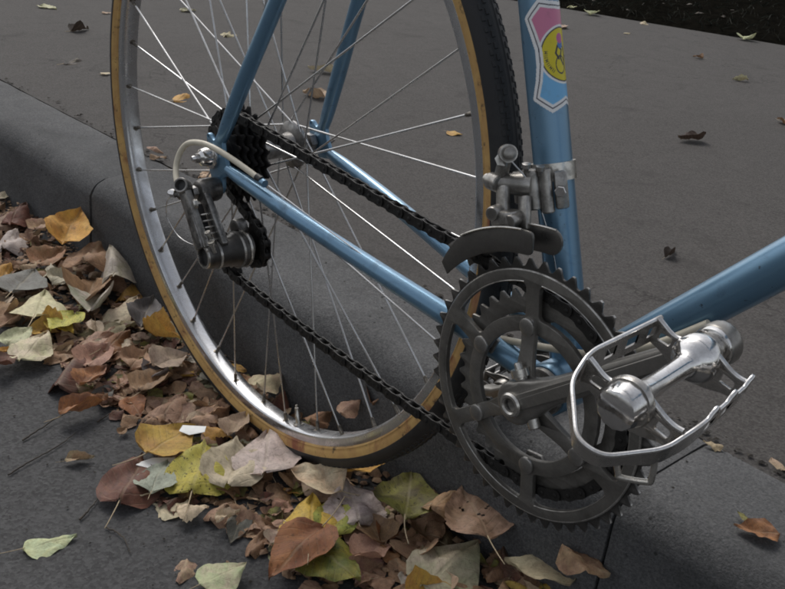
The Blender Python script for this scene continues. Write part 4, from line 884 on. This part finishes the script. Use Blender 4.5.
# fallen leaves one can tell apart: base x, y, tip x, y, surface z (mm), width, tint, lift, curl, label, stalk
LEAVES=[
(48, -301, 60, -249, -343, 0.62, 'palegreen', 2, 0.1, 'pale green leaf alone on the asphalt, near the lower left corner', 1),
(79, -138, 4, -78, -343, 0.8, 'yelgreen', 20, 0.15, 'large speckled yellow-green leaf at the front edge of the pile', 1),
(-6, -146, -29, -68, -343, 0.8, 'ochre', 14, 0.12, 'ochre yellow leaf just left of the speckled yellow-green one', 1),
(47, -202, -23, -139, -343, 0.7, 'redbrown', 8, 0.3, 'dark red-brown leaf at the left end below the ochre leaf', 1),
(50, -169, 9, -126, -343, 0.75, 'greygreen', 6, 0.1, 'grey-green leaf piece tucked under the ochre leaf', 0),
(91, -103, 23, -49, -343, 0.85, 'beige', 16, 0.25, 'beige leaf with folded midrib right of the speckled yellow-green leaf', 0),
(101, -66, 24, -8, -343, 0.78, 'grey', 26, 0.2, 'pale grey leaf leaning up against the tyre', 0),
(170, -13, 110, -42, -343, 0.8, 'cream', 22, 0.3, 'cream leaf lying just below the lowest point of the tyre', 0),
(168, -14, 99, -21, -343, 0.75, 'tan', 14, 0.2, None, 0),
(217, -29, 152, 5, -343, 0.95, 'grey', 18, 0.15, 'angular silvery grey leaf with dark slits and long stalk', 1),
(212, -86, 150, -37, -343, 0.8, 'yellow', 16, 0.3, 'golden yellow leaf with its tip pointing up beside the silvery one', 1),
(215, -56, 161, -22, -343, 0.75, 'yelgreen', 12, 0.2, None, 0),
(258, -6, 192, 64, -343, 0.72, 'olive', 43, 0.35, 'mottled olive and yellow leaf below the big chainring', 1),
(157, -1, 164, 67, -343, 0.55, 'ochre', 38, 0.1, 'flat orange-ochre leaf pressed under the front of the tyre', 0),
(332, 35, 258, 68, -343, 0.9, 'pinkbrown', 64, 0.2, 'pinkish brown leaf with torn slits below the chainring', 1),
(321, -38, 307, 56, -343, 0.75, 'beigegreen', 18, 0.2, 'large pale beige-green leaf at the bottom edge below the slit leaf', 0),
(411, 72, 347, 36, -343, 0.8, 'beigegreen', 37, 0.3, 'large pale leaf at the right end of the pile', 1),
(400, 54, 451, 65, -343, 0.7, 'brown', 102, 0.35, 'brown curled leaf, the last of the pile towards the right', 0),
(205, -63, 236, -154, -343, 0.62, 'rust', 20, 0.25, 'rusty red leaf with yellow flecks at the bottom edge', 1),
(210, -86, 291, -81, -343, 0.75, 'green', 18, 0.15, 'dark green leaf with yellow margins at the bottom edge', 1),
(197, -197, 196, -143, -343, 0.8, 'palegreen', 6, 0.2, 'pale green torn leaf at the bottom edge left of the rusty one', 0),
(150, -184, 176, -208, -343, 0.7, 'tan', 4, 0.4, 'small tan leaf scrap standing alone near the bottom edge', 0),
(91, -163, 106, -131, -343, 0.8, 'cream', 10, 0.3, 'cream leaf with bitten edges below the yellow-green leaf', 0),
(118, -140, 105, -104, -343, 0.7, 'pinkbrown', 8, 0.3, None, 0),
(128, -139, 125, -107, -343, 0.45, 'cream', 8, 0.3, None, 0),
(182, -134, 159, -100, -343, 0.45, 'brown', 6, 0.5, None, 0),
(184, -112, 171, -89, -343, 0.9, 'beige', 6, 0.3, None, 0),
(159, -105, 168, -65, -343, 0.8, 'pinkbrown', 9, 0.3, None, 0),
(125, -83, 123, -65, -343, 0.7, 'redbrown', 9, 0.3, None, 0),
(191, -156, 172, -155, -343, 0.6, 'brown', 3, 0.3, None, 0),
(252, -22, 198, -10, -343, 0.8, 'brown', 10, 0.3, None, 0),
(245, -61, 258, -14, -343, 0.8, 'pinkbrown', 10, 0.3, None, 0),
(295, -47, 263, -66, -343, 0.75, 'brown', 10, 0.3, None, 0),
(280, 25, 231, 22, -343, 0.7, 'brown', 10, 0.4, None, 0),
(270, 16, 262, 68, -343, 0.7, 'brown', 77, 0.5, None, 0),
(280, 44, 220, 68, -343, 0.65, 'brown', 47, 0.4, None, 0),
(264, 41, 293, 25, -343, 0.8, 'greenbrown', 10, 0.3, None, 0),
(334, 62, 347, 21, -343, 0.7, 'brown', 10, 0.3, None, 0),
(366, 49, 320, 70, -343, 0.5, 'redbrown', 18, 0.5, None, 0),
(396, 72, 356, 32, -343, 0.5, 'yellow', 11, 0.4, None, 0),
(272, -21, 240, -29, -343, 0.6, 'rust', 8, 0.4, None, 0),
(248, -99, 240, -63, -343, 0.7, 'brown', 6, 0.3, None, 0),
(-378, -121, -460, -71, -343, 0.85, 'palegreen', 24, 0.15, 'rounded pale green leaf on top of the pile at the left', 1),
(-369, -68, -321, -128, -343, 0.7, 'yelgreen', 18, 0.2, 'yellow leaf beside the rounded pale green one', 0),
(-380, -100, -310, -90, -343, 0.5, 'yellow', 14, 0.2, None, 0),
(-278, -178, -345, -110, -343, 0.6, 'palegreen', 20, 0.25, 'pale green leaf with pointed tip below the rounded one', 0),
(-328, -176, -370, -123, -343, 0.6, 'palegreen', 16, 0.2, None, 0),
(-203, -164, -272, -97, -343, 0.45, 'redbrown', 16, 0.6, 'dark wine-red folded leaf below the yellow ones', 0),
(-289, -211, -293, -169, -343, 0.9, 'redbrown', 10, 0.3, 'dark red leaf with orange rim cut by the left edge', 0),
(-313, -207, -317, -165, -343, 0.5, 'ochre', 14, 0.3, None, 0),
(-474, -118, -543, -51, -343, 0.9, 'slate', 18, 0.2, 'slate grey leaf behind the rounded pale green one', 0),
(-469, -60, -489, -8, -343, 0.8, 'lightgrey', 22, 0.3, 'light grey leaf above the rounded pale green one', 0),
(-528, -16, -597, 49, -343, 0.8, 'ochre', 98, 0.5, 'golden leaf standing up against the kerb', 1),
(-646, -13, -687, 48, -343, 0.7, 'pinkbrown', 50, 0.5, None, 0),
(-462, -12, -529, 51, -343, 0.9, 'brown', 84, 0.3, None, 0),
(-404, 6, -493, 42, -343, 0.4, 'lightgrey', 87, 0.6, 'narrow pale leaf propped upright against the kerb', 0),
(-654, -65, -731, -8, -343, 0.7, 'grey', 22, 0.4, None, 0),
(-893, 11, -928, 42, -343, 0.7, 'cream', 21, 0.2, None, 0),
(-746, -20, -819, 42, -343, 0.6, 'redbrown', 41, 0.5, None, 0),
(-754, -37, -829, 23, -343, 0.7, 'pinkbrown', 20, 0.4, None, 0),
(-558, -43, -604, 25, -343, 0.8, 'brown', 20, 0.4, None, 0),
(-563, -22, -468, -36, -343, 0.6, 'lightgrey', 20, 0.3, None, 0),
(-565, -71, -577, -27, -343, 0.6, 'tan', 20, 0.5, None, 0),
(-523, -118, -603, -66, -343, 0.8, 'ochre', 14, 0.3, None, 0),
(-398, -166, -433, -116, -343, 0.7, 'pinkbrown', 10, 0.4, None, 0),
(-423, -153, -473, -109, -343, 0.6, 'brown', 12, 0.5, None, 0),
(-333, -42, -382, 40, -343, 0.75, 'beige', 22, 0.35, None, 0),
(-356, -52, -410, 0, -343, 0.55, 'grey', 20, 0.6, None, 0),
(-386, -53, -461, 7, -343, 0.5, 'brown', 22, 0.6, None, 0),
(-262, -22, -337, 38, -343, 0.6, 'slate', 30, 0.5, 'grey-brown leaf standing on edge beside the tyre', 0),
(-260, -17, -192, 10, -343, 0.25, 'ochre', 24, 0.9, 'rolled-up orange leaf lying beside the tyre', 1),
(-175, -51, -180, 9, -343, 0.9, 'beige', 18, 0.3, None, 0),
(-247, 6, -284, 52, -343, 0.8, 'beigegreen', 20, 0.3, None, 0),
(-385, 7, -433, 53, -343, 0.5, 'ochre', 23, 0.6, None, 0),
(-275, -103, -319, -25, -343, 0.7, 'pinkbrown', 16, 0.3, None, 0),
(-227, -113, -271, -56, -343, 0.8, 'pinkbrown', 14, 0.3, None, 0),
(-259, -82, -292, -16, -343, 0.7, 'rust', 18, 0.4, None, 0),
(-194, -72, -233, -24, -343, 0.8, 'pinkbrown', 14, 0.3, None, 0),
(-184, -143, -213, -88, -343, 0.7, 'rust', 12, 0.3, None, 0),
(-168, -98, -190, -58, -343, 0.8, 'pinkbrown', 10, 0.3, None, 0),
(-135, -188, -144, -115, -343, 0.42, 'rust', 6, 0.45, 'rusty crumpled leaf with a long trailing stalk on the asphalt', 1),
(-150, -135, -146, -111, -343, 0.5, 'pinkbrown', 12, 0.3, None, 0),
(-134, -89, -161, -22, -343, 0.8, 'brown', 14, 0.3, None, 0),
(-73, -94, -112, -38, -343, 0.8, 'pinkbrown', 14, 0.4, None, 0),
(-76, -112, -96, -75, -343, 0.8, 'brown', 10, 0.3, None, 0),
(-44, -71, -63, -19, -343, 0.8, 'pinkbrown', 14, 0.4, None, 0),
(-47, -40, -67, 0, -343, 0.7, 'brown', 16, 0.4, None, 0),
(-27, -61, 10, -44, -343, 0.6, 'ochre', 12, 0.3, None, 0),
(9, -52, -16, -6, -343, 0.7, 'tan', 16, 0.4, None, 0),
(21, -31, -26, -25, -343, 0.6, 'brown', 14, 0.4, None, 0),
(-63, -213, -51, -182, -343, 0.4, 'tan', 3, 0.5, 'narrow curled tan leaf alone on the asphalt', 0),
(-77, -142, -88, -129, -343, 0.7, 'brown', 3, 0.4, None, 0),
(-2294, 658, -2224, 689, -205, 0.6, 'beigegreen', 4, 0.2, 'pale leaf lying farthest left on the pavement', 0),
(-1834, 563, -1865, 635, -205, 0.5, 'dark', 4, 0.5, 'dark narrow leaf on the pavement at the left', 0),
(-1415, 365, -1456, 432, -205, 0.7, 'dark', 6, 0.5, 'dark curled leaf nearest the kerb at the left', 0),
(-1278, 397, -1280, 427, -205, 0.7, 'beige', 3, 0.2, None, 0),
(-2125, 791, -2118, 825, -205, 0.7, 'tan', 3, 0.2, None, 0),
(-987, 425, -1030, 490, -205, 0.9, 'ochre', 6, 0.4, 'orange star-like leaf seen between the rear spokes', 0),
(-2116, 1068, -2126, 1135, -205, 0.6, 'beigegreen', 3, 0.2, None, 0),
(-1650, 959, -1708, 1011, -205, 0.9, 'beigegreen', 6, 0.4, 'pale leaf standing up behind the right seatstay', 0),
(-1100, 946, -1157, 893, -205, 0.5, 'beigegreen', 8, 0.4, 'long pale leaf on the pavement between the seatstays', 0),
(-870, 752, -943, 724, -205, 0.6, 'tan', 6, 0.3, 'brown speckled leaf just below the long pale one', 0),
(-1569, 1385, -1597, 1350, -205, 0.4, 'dark', 4, 0.4, None, 0),
(-539, 804, -506, 820, -205, 0.9, 'ochre', 4, 0.2, 'small yellow-orange leaf left of the front derailleur', 0),
(-583, 2081, -614, 2038, -205, 0.4, 'beigegreen', 5, 0.4, 'pale leaf with a raised stalk on the pavement at the right', 0),
(-244, 1292, -267, 1224, -205, 0.6, 'dark', 8, 0.5, 'dark brown curled leaf on the pavement right of the seat tube', 1),
(-261, 1659, -220, 1635, -205, 0.6, 'brown', 4, 0.4, None, 0),
(-866, 2293, -904, 2286, -205, 0.6, 'brown', 4, 0.4, None, 0),
(-501, 208, -530, 248, -205, 0.9, 'tan', 5, 0.3, 'tan leaf on the pavement behind the derailleur loop', 0),
(-718, 212, -649, 224, -205, 0.5, 'pinkbrown', 4, 0.4, None, 0),
(-628, 185, -604, 206, -205, 0.5, 'brown', 4, 0.4, None, 0),
(549, 132, 517, 110, -205, 0.65, 'rust', 5, 0.25, 'reddish brown leaf on the kerb top at the lower right', 0),
(528, 127, 510, 132, -205, 0.45, 'olive', 8, 0.2, 'small greenish leaf overlapping the reddish one on the kerb', 0),
(450, 213, 431, 206, -205, 0.5, 'tan', 3, 0.3, None, 0),
(482, 247, 505, 238, -205, 0.4, 'tan', 6, 0.6, None, 0),
(124, 603, 114, 646, -205, 0.3, 'dark', 3, 0.4, None, 0),
(-1903, 2868, -1932, 2940, -205, 0.9, 'palegreen', 8, 0.4, None, 0),
(-1693, 2752, -1722, 2825, -205, 0.9, 'palegreen', 8, 0.4, None, 0),
(-1054, 2876, -1082, 2948, -205, 0.9, 'palegreen', 12, 0.4, 'pale leaf on the dark verge at the top right', 0),
(-1459, 2790, -1490, 2861, -205, 0.8, 'beige', 8, 0.4, None, 0),
(-1317, 2475, -1309, 2508, -205, 0.6, 'cream', 2, 0.1, None, 0),
(-1475, 2292, -1504, 2363, -205, 0.6, 'beige', 2, 0.1, None, 0),
(-32, 12, -45, 62, -343, 0.8, 'beige', 53, 0.4, 'beige leaf seen through the spokes above the rim', 0),
(-132, 25, -90, 41, -343, 0.5, 'ochre', 30, 0.5, None, 0),
(-51, 19, -94, 29, -343, 0.6, 'brown', 26, 0.5, None, 0),
(68, 19, 55, 64, -343, 0.6, 'brown', 60, 0.5, None, 0),
(103, 33, 102, 65, -343, 0.8, 'pinkbrown', 111, 0.5, None, 0),
(127, 56, 108, 86, -343, 0.5, 'brown', 111, 0.6, None, 0),
(-14, 20, -35, 56, -343, 0.5, 'redbrown', 26, 0.6, None, 0),
]
def zone(x, y, z0):
    if z0 > -300: return ('on the dark verge' if y > edge_y(x)-60 else 'on the kerb top' if y < kerb_y(x, 205) else 'in the joint behind the kerb' if y < kerb_y(x, 330) else 'on the open pavement behind the bicycle')
    if y > 24 and -260 < x < 230: return 'between tyre and kerb, seen through the spokes'
    if x < -230: return 'in the drift left of the rear wheel'
    if x < 150: return 'in the drift in front of the tyre'
    return 'in the drift below the chainrings'
USED = set(); LATER = []; NAMED = []
def place_leaf(p0, p1, wr, ck, curl, label, pet, rs, roll=0, pitch=0, mesh=None):
    a = Vector(p1)-Vector(p0); L = a.length; x = a.normalized(); z = Vector((0, 0, 1)); y = z.cross(x).normalized(); z = x.cross(y)
    M4 = Matrix((x, y, z)).transposed().to_4x4() @ Matrix.Rotation(pitch, 4, 'Y') @ Matrix.Rotation(roll, 4, 'X')
    pool = mesh or (FLATP if pet and curl < .4 else ROLL if curl >= .6 else CURL if curl >= .3 else FLAT)
    o = bpy.data.objects.new('fallen_leaf', rs.choice(pool)); C.objects.link(o)
    s = L/1000*(.87 if p0[0] < -120 and p0[2] < -230 else .93); M4.translation = W3(*p0); o.matrix_world = M4 @ Matrix.Diagonal((s, s*wr*1.06*(1.6 if pool is ROLL else 1.0), s*.9, 1))
    t1, t2, sp, word = PAL[ck]; j = rs.uniform(.98, 1.36)
    o['tint'] = [c*j*rs.uniform(.94, 1.06) for c in t1]; o['tint_two'] = [c*j*rs.uniform(.9, 1.1) for c in t2]; o['seed'] = rs.uniform(0, 50); o['spots'] = sp
    cx, cy = (p0[0]+p1[0])/2, (p0[1]+p1[1])/2; zn = zone(cx, cy, p0[2] if p0[2] > -230 else ROAD)
    if label and label not in USED: USED.add(label); tag(o, label, 'leaf')
    else: LATER.append((o, cx, cy, p0[2], L, 'rolled' if pool is ROLL else 'curled' if pool is CURL else 'flat', word, zn))
    if label: NAMED.append((label, cx, cy, p0[2]))
    return o
rs = random.Random(3)
for (x0, y0, x1, y1, z0, w, ck, lift, curl, label, pet) in LEAVES:
    base = z0+(1.5 if z0 < -300 else (.5 if y0 > kerb_y(x0, 214) else 7))
    dz = rs.uniform(-.25, .25)*lift if lift > 5 else 0
    lf = (8 if label else 4 if ck not in ('brown', 'pinkbrown') else 2) if z0 < -300 and lift > 5 else 0
    lk = .6 if z0 < -300 else .28; dz *= lk/.6
    slit = label and ('dark slits' in label or 'torn slits' in label)
    place_leaf((x0, y0, base+lift*lk+lf-dz*.6), (x1, y1, base+lift*lk+lf+dz*.6), w, ck, curl, label, pet, rs, rs.uniform(-.22, .22) if curl > .2 else rs.uniform(-.08, .08), 0, SLIT if slit else None)
# the leaves underneath and between
n = 0
HC = [((h[0]+h[2])/2, (h[1]+h[3])/2) for h in LEAVES if h[4] < -300 and h[9]]
while n < 190:
    x = rs.uniform(-1000, 430) if rs.random() < .35 else rs.uniform(-480, -40) if rs.random() < .55 else rs.uniform(40, 400); y = rs.uniform(-230, 56)
    if not in_poly(x, y, PILE) or y > kerb_y(x, 44) or (abs(y) < 20 and -120 < x < 120 and False): continue
    L = rs.choice([rs.uniform(18, 32), rs.uniform(30, 48), rs.uniform(38, 58)]); a = rs.uniform(0, 2*PI); h = ROAD+2+mound(x, y)*rs.uniform(0, .62)
    if min(math.hypot(x-p, y-q) for p, q in HC) < 24: continue
    dx, dy = L/2*math.cos(a), L/2*math.sin(a)
    if max(y+dy, y-dy) > kerb_y(x, 56): continue
    ck = rs.choices(['pinkbrown', 'brown', 'rust', 'redbrown', 'tan', 'beige', 'ochre', 'grey', 'slate', 'beigegreen', 'greenbrown'], [19, 20, 8, 7, 13, 10, 6, 6, 3, 7, 8])[0]
    tz = rs.uniform(-9, 9)
    place_leaf((x-dx, y-dy, h-tz), (x+dx, y+dy, h+tz), rs.uniform(.45, .95), ck, rs.choice([.2, .2, .2, .4, .5, .7]), None, rs.random() < .3, rs, rs.uniform(-.45, .45)); n += 1

# broken leaf pieces too many to count fill the gaps of the drift
def pieces(name, n, ck, size, label):
    V, F, U = [], [], []; pool = [m_ for m_ in CURL[:7]+FLAT[:4]]
    data = []
    for m_ in pool:
        co = np.empty(len(m_.vertices)*3); m_.vertices.foreach_get('co', co); lay = m_.uv_layers[0].data; uvs = {}
        for lp in m_.loops: uvs[lp.vertex_index] = tuple(lay[lp.index].uv)
        data.append((co.reshape(-1, 3), [tuple(p.vertices) for p in m_.polygons], uvs))
    k = 0
    while k < n:
        x, y = rs.uniform(-1000, 420), rs.uniform(-235, 58)
        if not in_poly(x, y, PILE) or y > kerb_y(x, 50): continue
        co, fs, uvs = rs.choice(data); L = rs.uniform(*size); u0 = rs.uniform(0, .55); u1 = u0+rs.uniform(.3, .6)
        M3 = (Matrix.Rotation(rs.uniform(0, 2*PI), 3, 'Z') @ Matrix.Rotation(rs.uniform(-.5, .5), 3, 'X') @ Matrix.Rotation(rs.uniform(-.35, .35), 3, 'Y'))
        q = (np.array(M3) @ (co*np.array([L, L*rs.uniform(.5, .9), L*.9])).T).T; z = 2+mound(x, y)*rs.uniform(0, .45)
        keep = [f_ for f_ in fs if u0 <= co[f_[0]][0] <= u1 and len(f_) == 4]; ids = sorted({i for f_ in keep for i in f_}); mp = {i: len(V)+j for j, i in enumerate(ids)}
        c0 = q[ids].mean(0) if ids else np.zeros(3)
        for i in ids: p = q[i]-c0; V.append((x+p[0], y+p[1], ROAD+max(.6, z+p[2]))); U.append(uvs[i])
        F += [tuple(mp[i] for i in f_) for f_ in keep]; k += 1
    me = bpy.data.meshes.new(name); me.from_pydata([tuple(W3(*p)) for p in V], [], F); lay = me.uv_layers.new(name='UVMap')
    for lp in me.loops: lay.data[lp.index].uv = U[lp.vertex_index]
    me.shade_smooth(); o = obj(name, me, 'dry_leaf'); t1, t2, sp, word = PAL[ck]
    o['tint'] = [c_*1.1 for c_ in t1]; o['tint_two'] = list(t2); o['seed'] = rs.uniform(0, 50); o['spots'] = sp
    return tag(o, label, 'leaf pieces', kind='stuff')
pieces('broken_leaves', 160, 'brown', (34, 60), 'broken brown leaf pieces filling the gaps of the drift')
pieces('broken_leaves', 100, 'pinkbrown', (30, 55), 'broken pinkish brown leaf pieces filling the gaps of the drift')
pieces('broken_leaves', 110, 'redbrown', (30, 55), 'broken dark red leaf pieces low in the drift')
pieces('broken_leaves', 60, 'olive', (28, 50), 'broken olive leaf pieces scattered through the drift')
pieces('broken_leaves', 90, 'tan', (28, 48), 'broken tan leaf pieces scattered through the drift')

# describe each remaining leaf by its look and by the nearest leaf that has a name of its own
def img(x, y, z):
    q = W3(x, y, z)-cam.matrix_world.translation; w = q.dot(fwd); return q.dot(right)/w, q.dot(up)/w
groups = {}
for (o, x, y, z, L, state, word, zn) in LATER:
    ix, iy = img(x, y, z); best = None
    for (lab, hx, hy, hz) in NAMED:
        jx, jy = img(hx, hy, hz); dd = math.hypot(ix-jx, iy-jy)
        if best is None or dd < best[0]: best = (dd, lab, ix-jx, iy-jy)
    dd, lab, ex, ey = best; head = lab.split(' leaf')[0]
    rel = ('right of' if ex > 0 else 'left of') if abs(ex) > abs(ey) else ('above' if ey > 0 else 'below')
    far = 'well ' if dd > .09 else 'just ' if dd < .035 else ''
    size = 'tiny' if L < 28 else 'small' if L < 42 else 'medium' if L < 56 else 'large'
    text = f'{size} {state} {word} leaf {far}{rel} the {head} leaf'
    groups.setdefault(text, []).append((ix, o, f'{word} leaves {zn}'))
for text, L_ in groups.items():
    L_.sort(key=lambda t: t[0])
    for k, (ix, o, gr) in enumerate(L_):
        tag(o, text+('' if len(L_) == 1 else ', the left one' if k == 0 else ', the right one' if k == len(L_)-1 else ', the middle one'), 'leaf', gr)

# scraps of white paper, twigs, a pebble
def scrap(pts, z, label):
    g = Geo(); n = len(pts); c = np.mean(pts, 0)
    vs = [(p[0], p[1], z+2.0*((i*37) % 5)/5) for i, p in enumerate(pts)]+[(p[0], p[1], z-.5+2.0*((i*37) % 5)/5) for i, p in enumerate(pts)]
    g.add(vs, [tuple(range(n)), tuple(n+i for i in range(n))[::-1]]+[(i, (i+1) % n, n+(i+1) % n, n+i) for i in range(n)])
    return tag(part('paper_scrap', g, 'white_paper', None, 0), label, 'paper', 'white paper scraps')
scrap([(-30, -88), (-12, -68), (-2, -76), (-8, -92), (-20, -98)], ROAD+22, 'small white paper scrap between the ochre and the speckled leaf')
scrap([(-8, -160), (-6, -138), (8, -118), (16, -126), (14, -146), (4, -152)], ROAD+10, 'white paper scrap showing below the ochre leaf')
def twig(pts, r, label, mat='dark_twig'):
    P_ = bezier(pts, 24); P_ = P_+np.array([[random.gauss(0, .5), random.gauss(0, .5), 0] for _ in P_])
    return tag(part('twig', Geo().tube(P_, np.linspace(r, r*.45, len(P_)), 7), mat, None, 60), label, 'twig', 'twigs on the asphalt')
Z = ROAD+1.2
twig([(-75, -270, Z), (-86, -240, Z+1), (-98, -205, Z), (-112, -180, Z)], 1.0, 'thin dark twig on the asphalt at the left')
twig([(-130, -234, Z), (-138, -212, Z+2), (-150, -182, Z+3), (-150, -160, Z+5)], 1.1, 'dark stalk trailing from the rusty crumpled leaf')
twig([(36, -240, Z), (28, -226, Z+1), (12, -208, Z)], 1.2, 'short dark twig above the lone pale green leaf')
twig([(60, -225, Z), (84, -218, Z+1), (110, -222, Z)], .9, 'faint curved twig right of the lone pale green leaf')
twig([(-120, -150, Z), (-128, -128, Z+1), (-138, -108, Z)], 1.0, 'thin twig on bare asphalt left of the drift')
twig([(30, -188, ROAD+7), (44, -176, ROAD+8), (46, -150, ROAD+9), (40, -120, ROAD+12)], 1.1, 'long pale stalk lying across the red-brown leaf', 'pale_stalk')
g = Geo(); g.lathe([(0, .4), (.6, 4), (3, 6.2), (5, 5.2), (6.6, 2.4), (7, .3)], (-4, -178, ROAD), (.1, .05, 1), 12)
tag(part('pebble', g, 'pebble', None, 60), 'small round pale pebble on the asphalt', 'pebble')
bpy.context.view_layer.update()
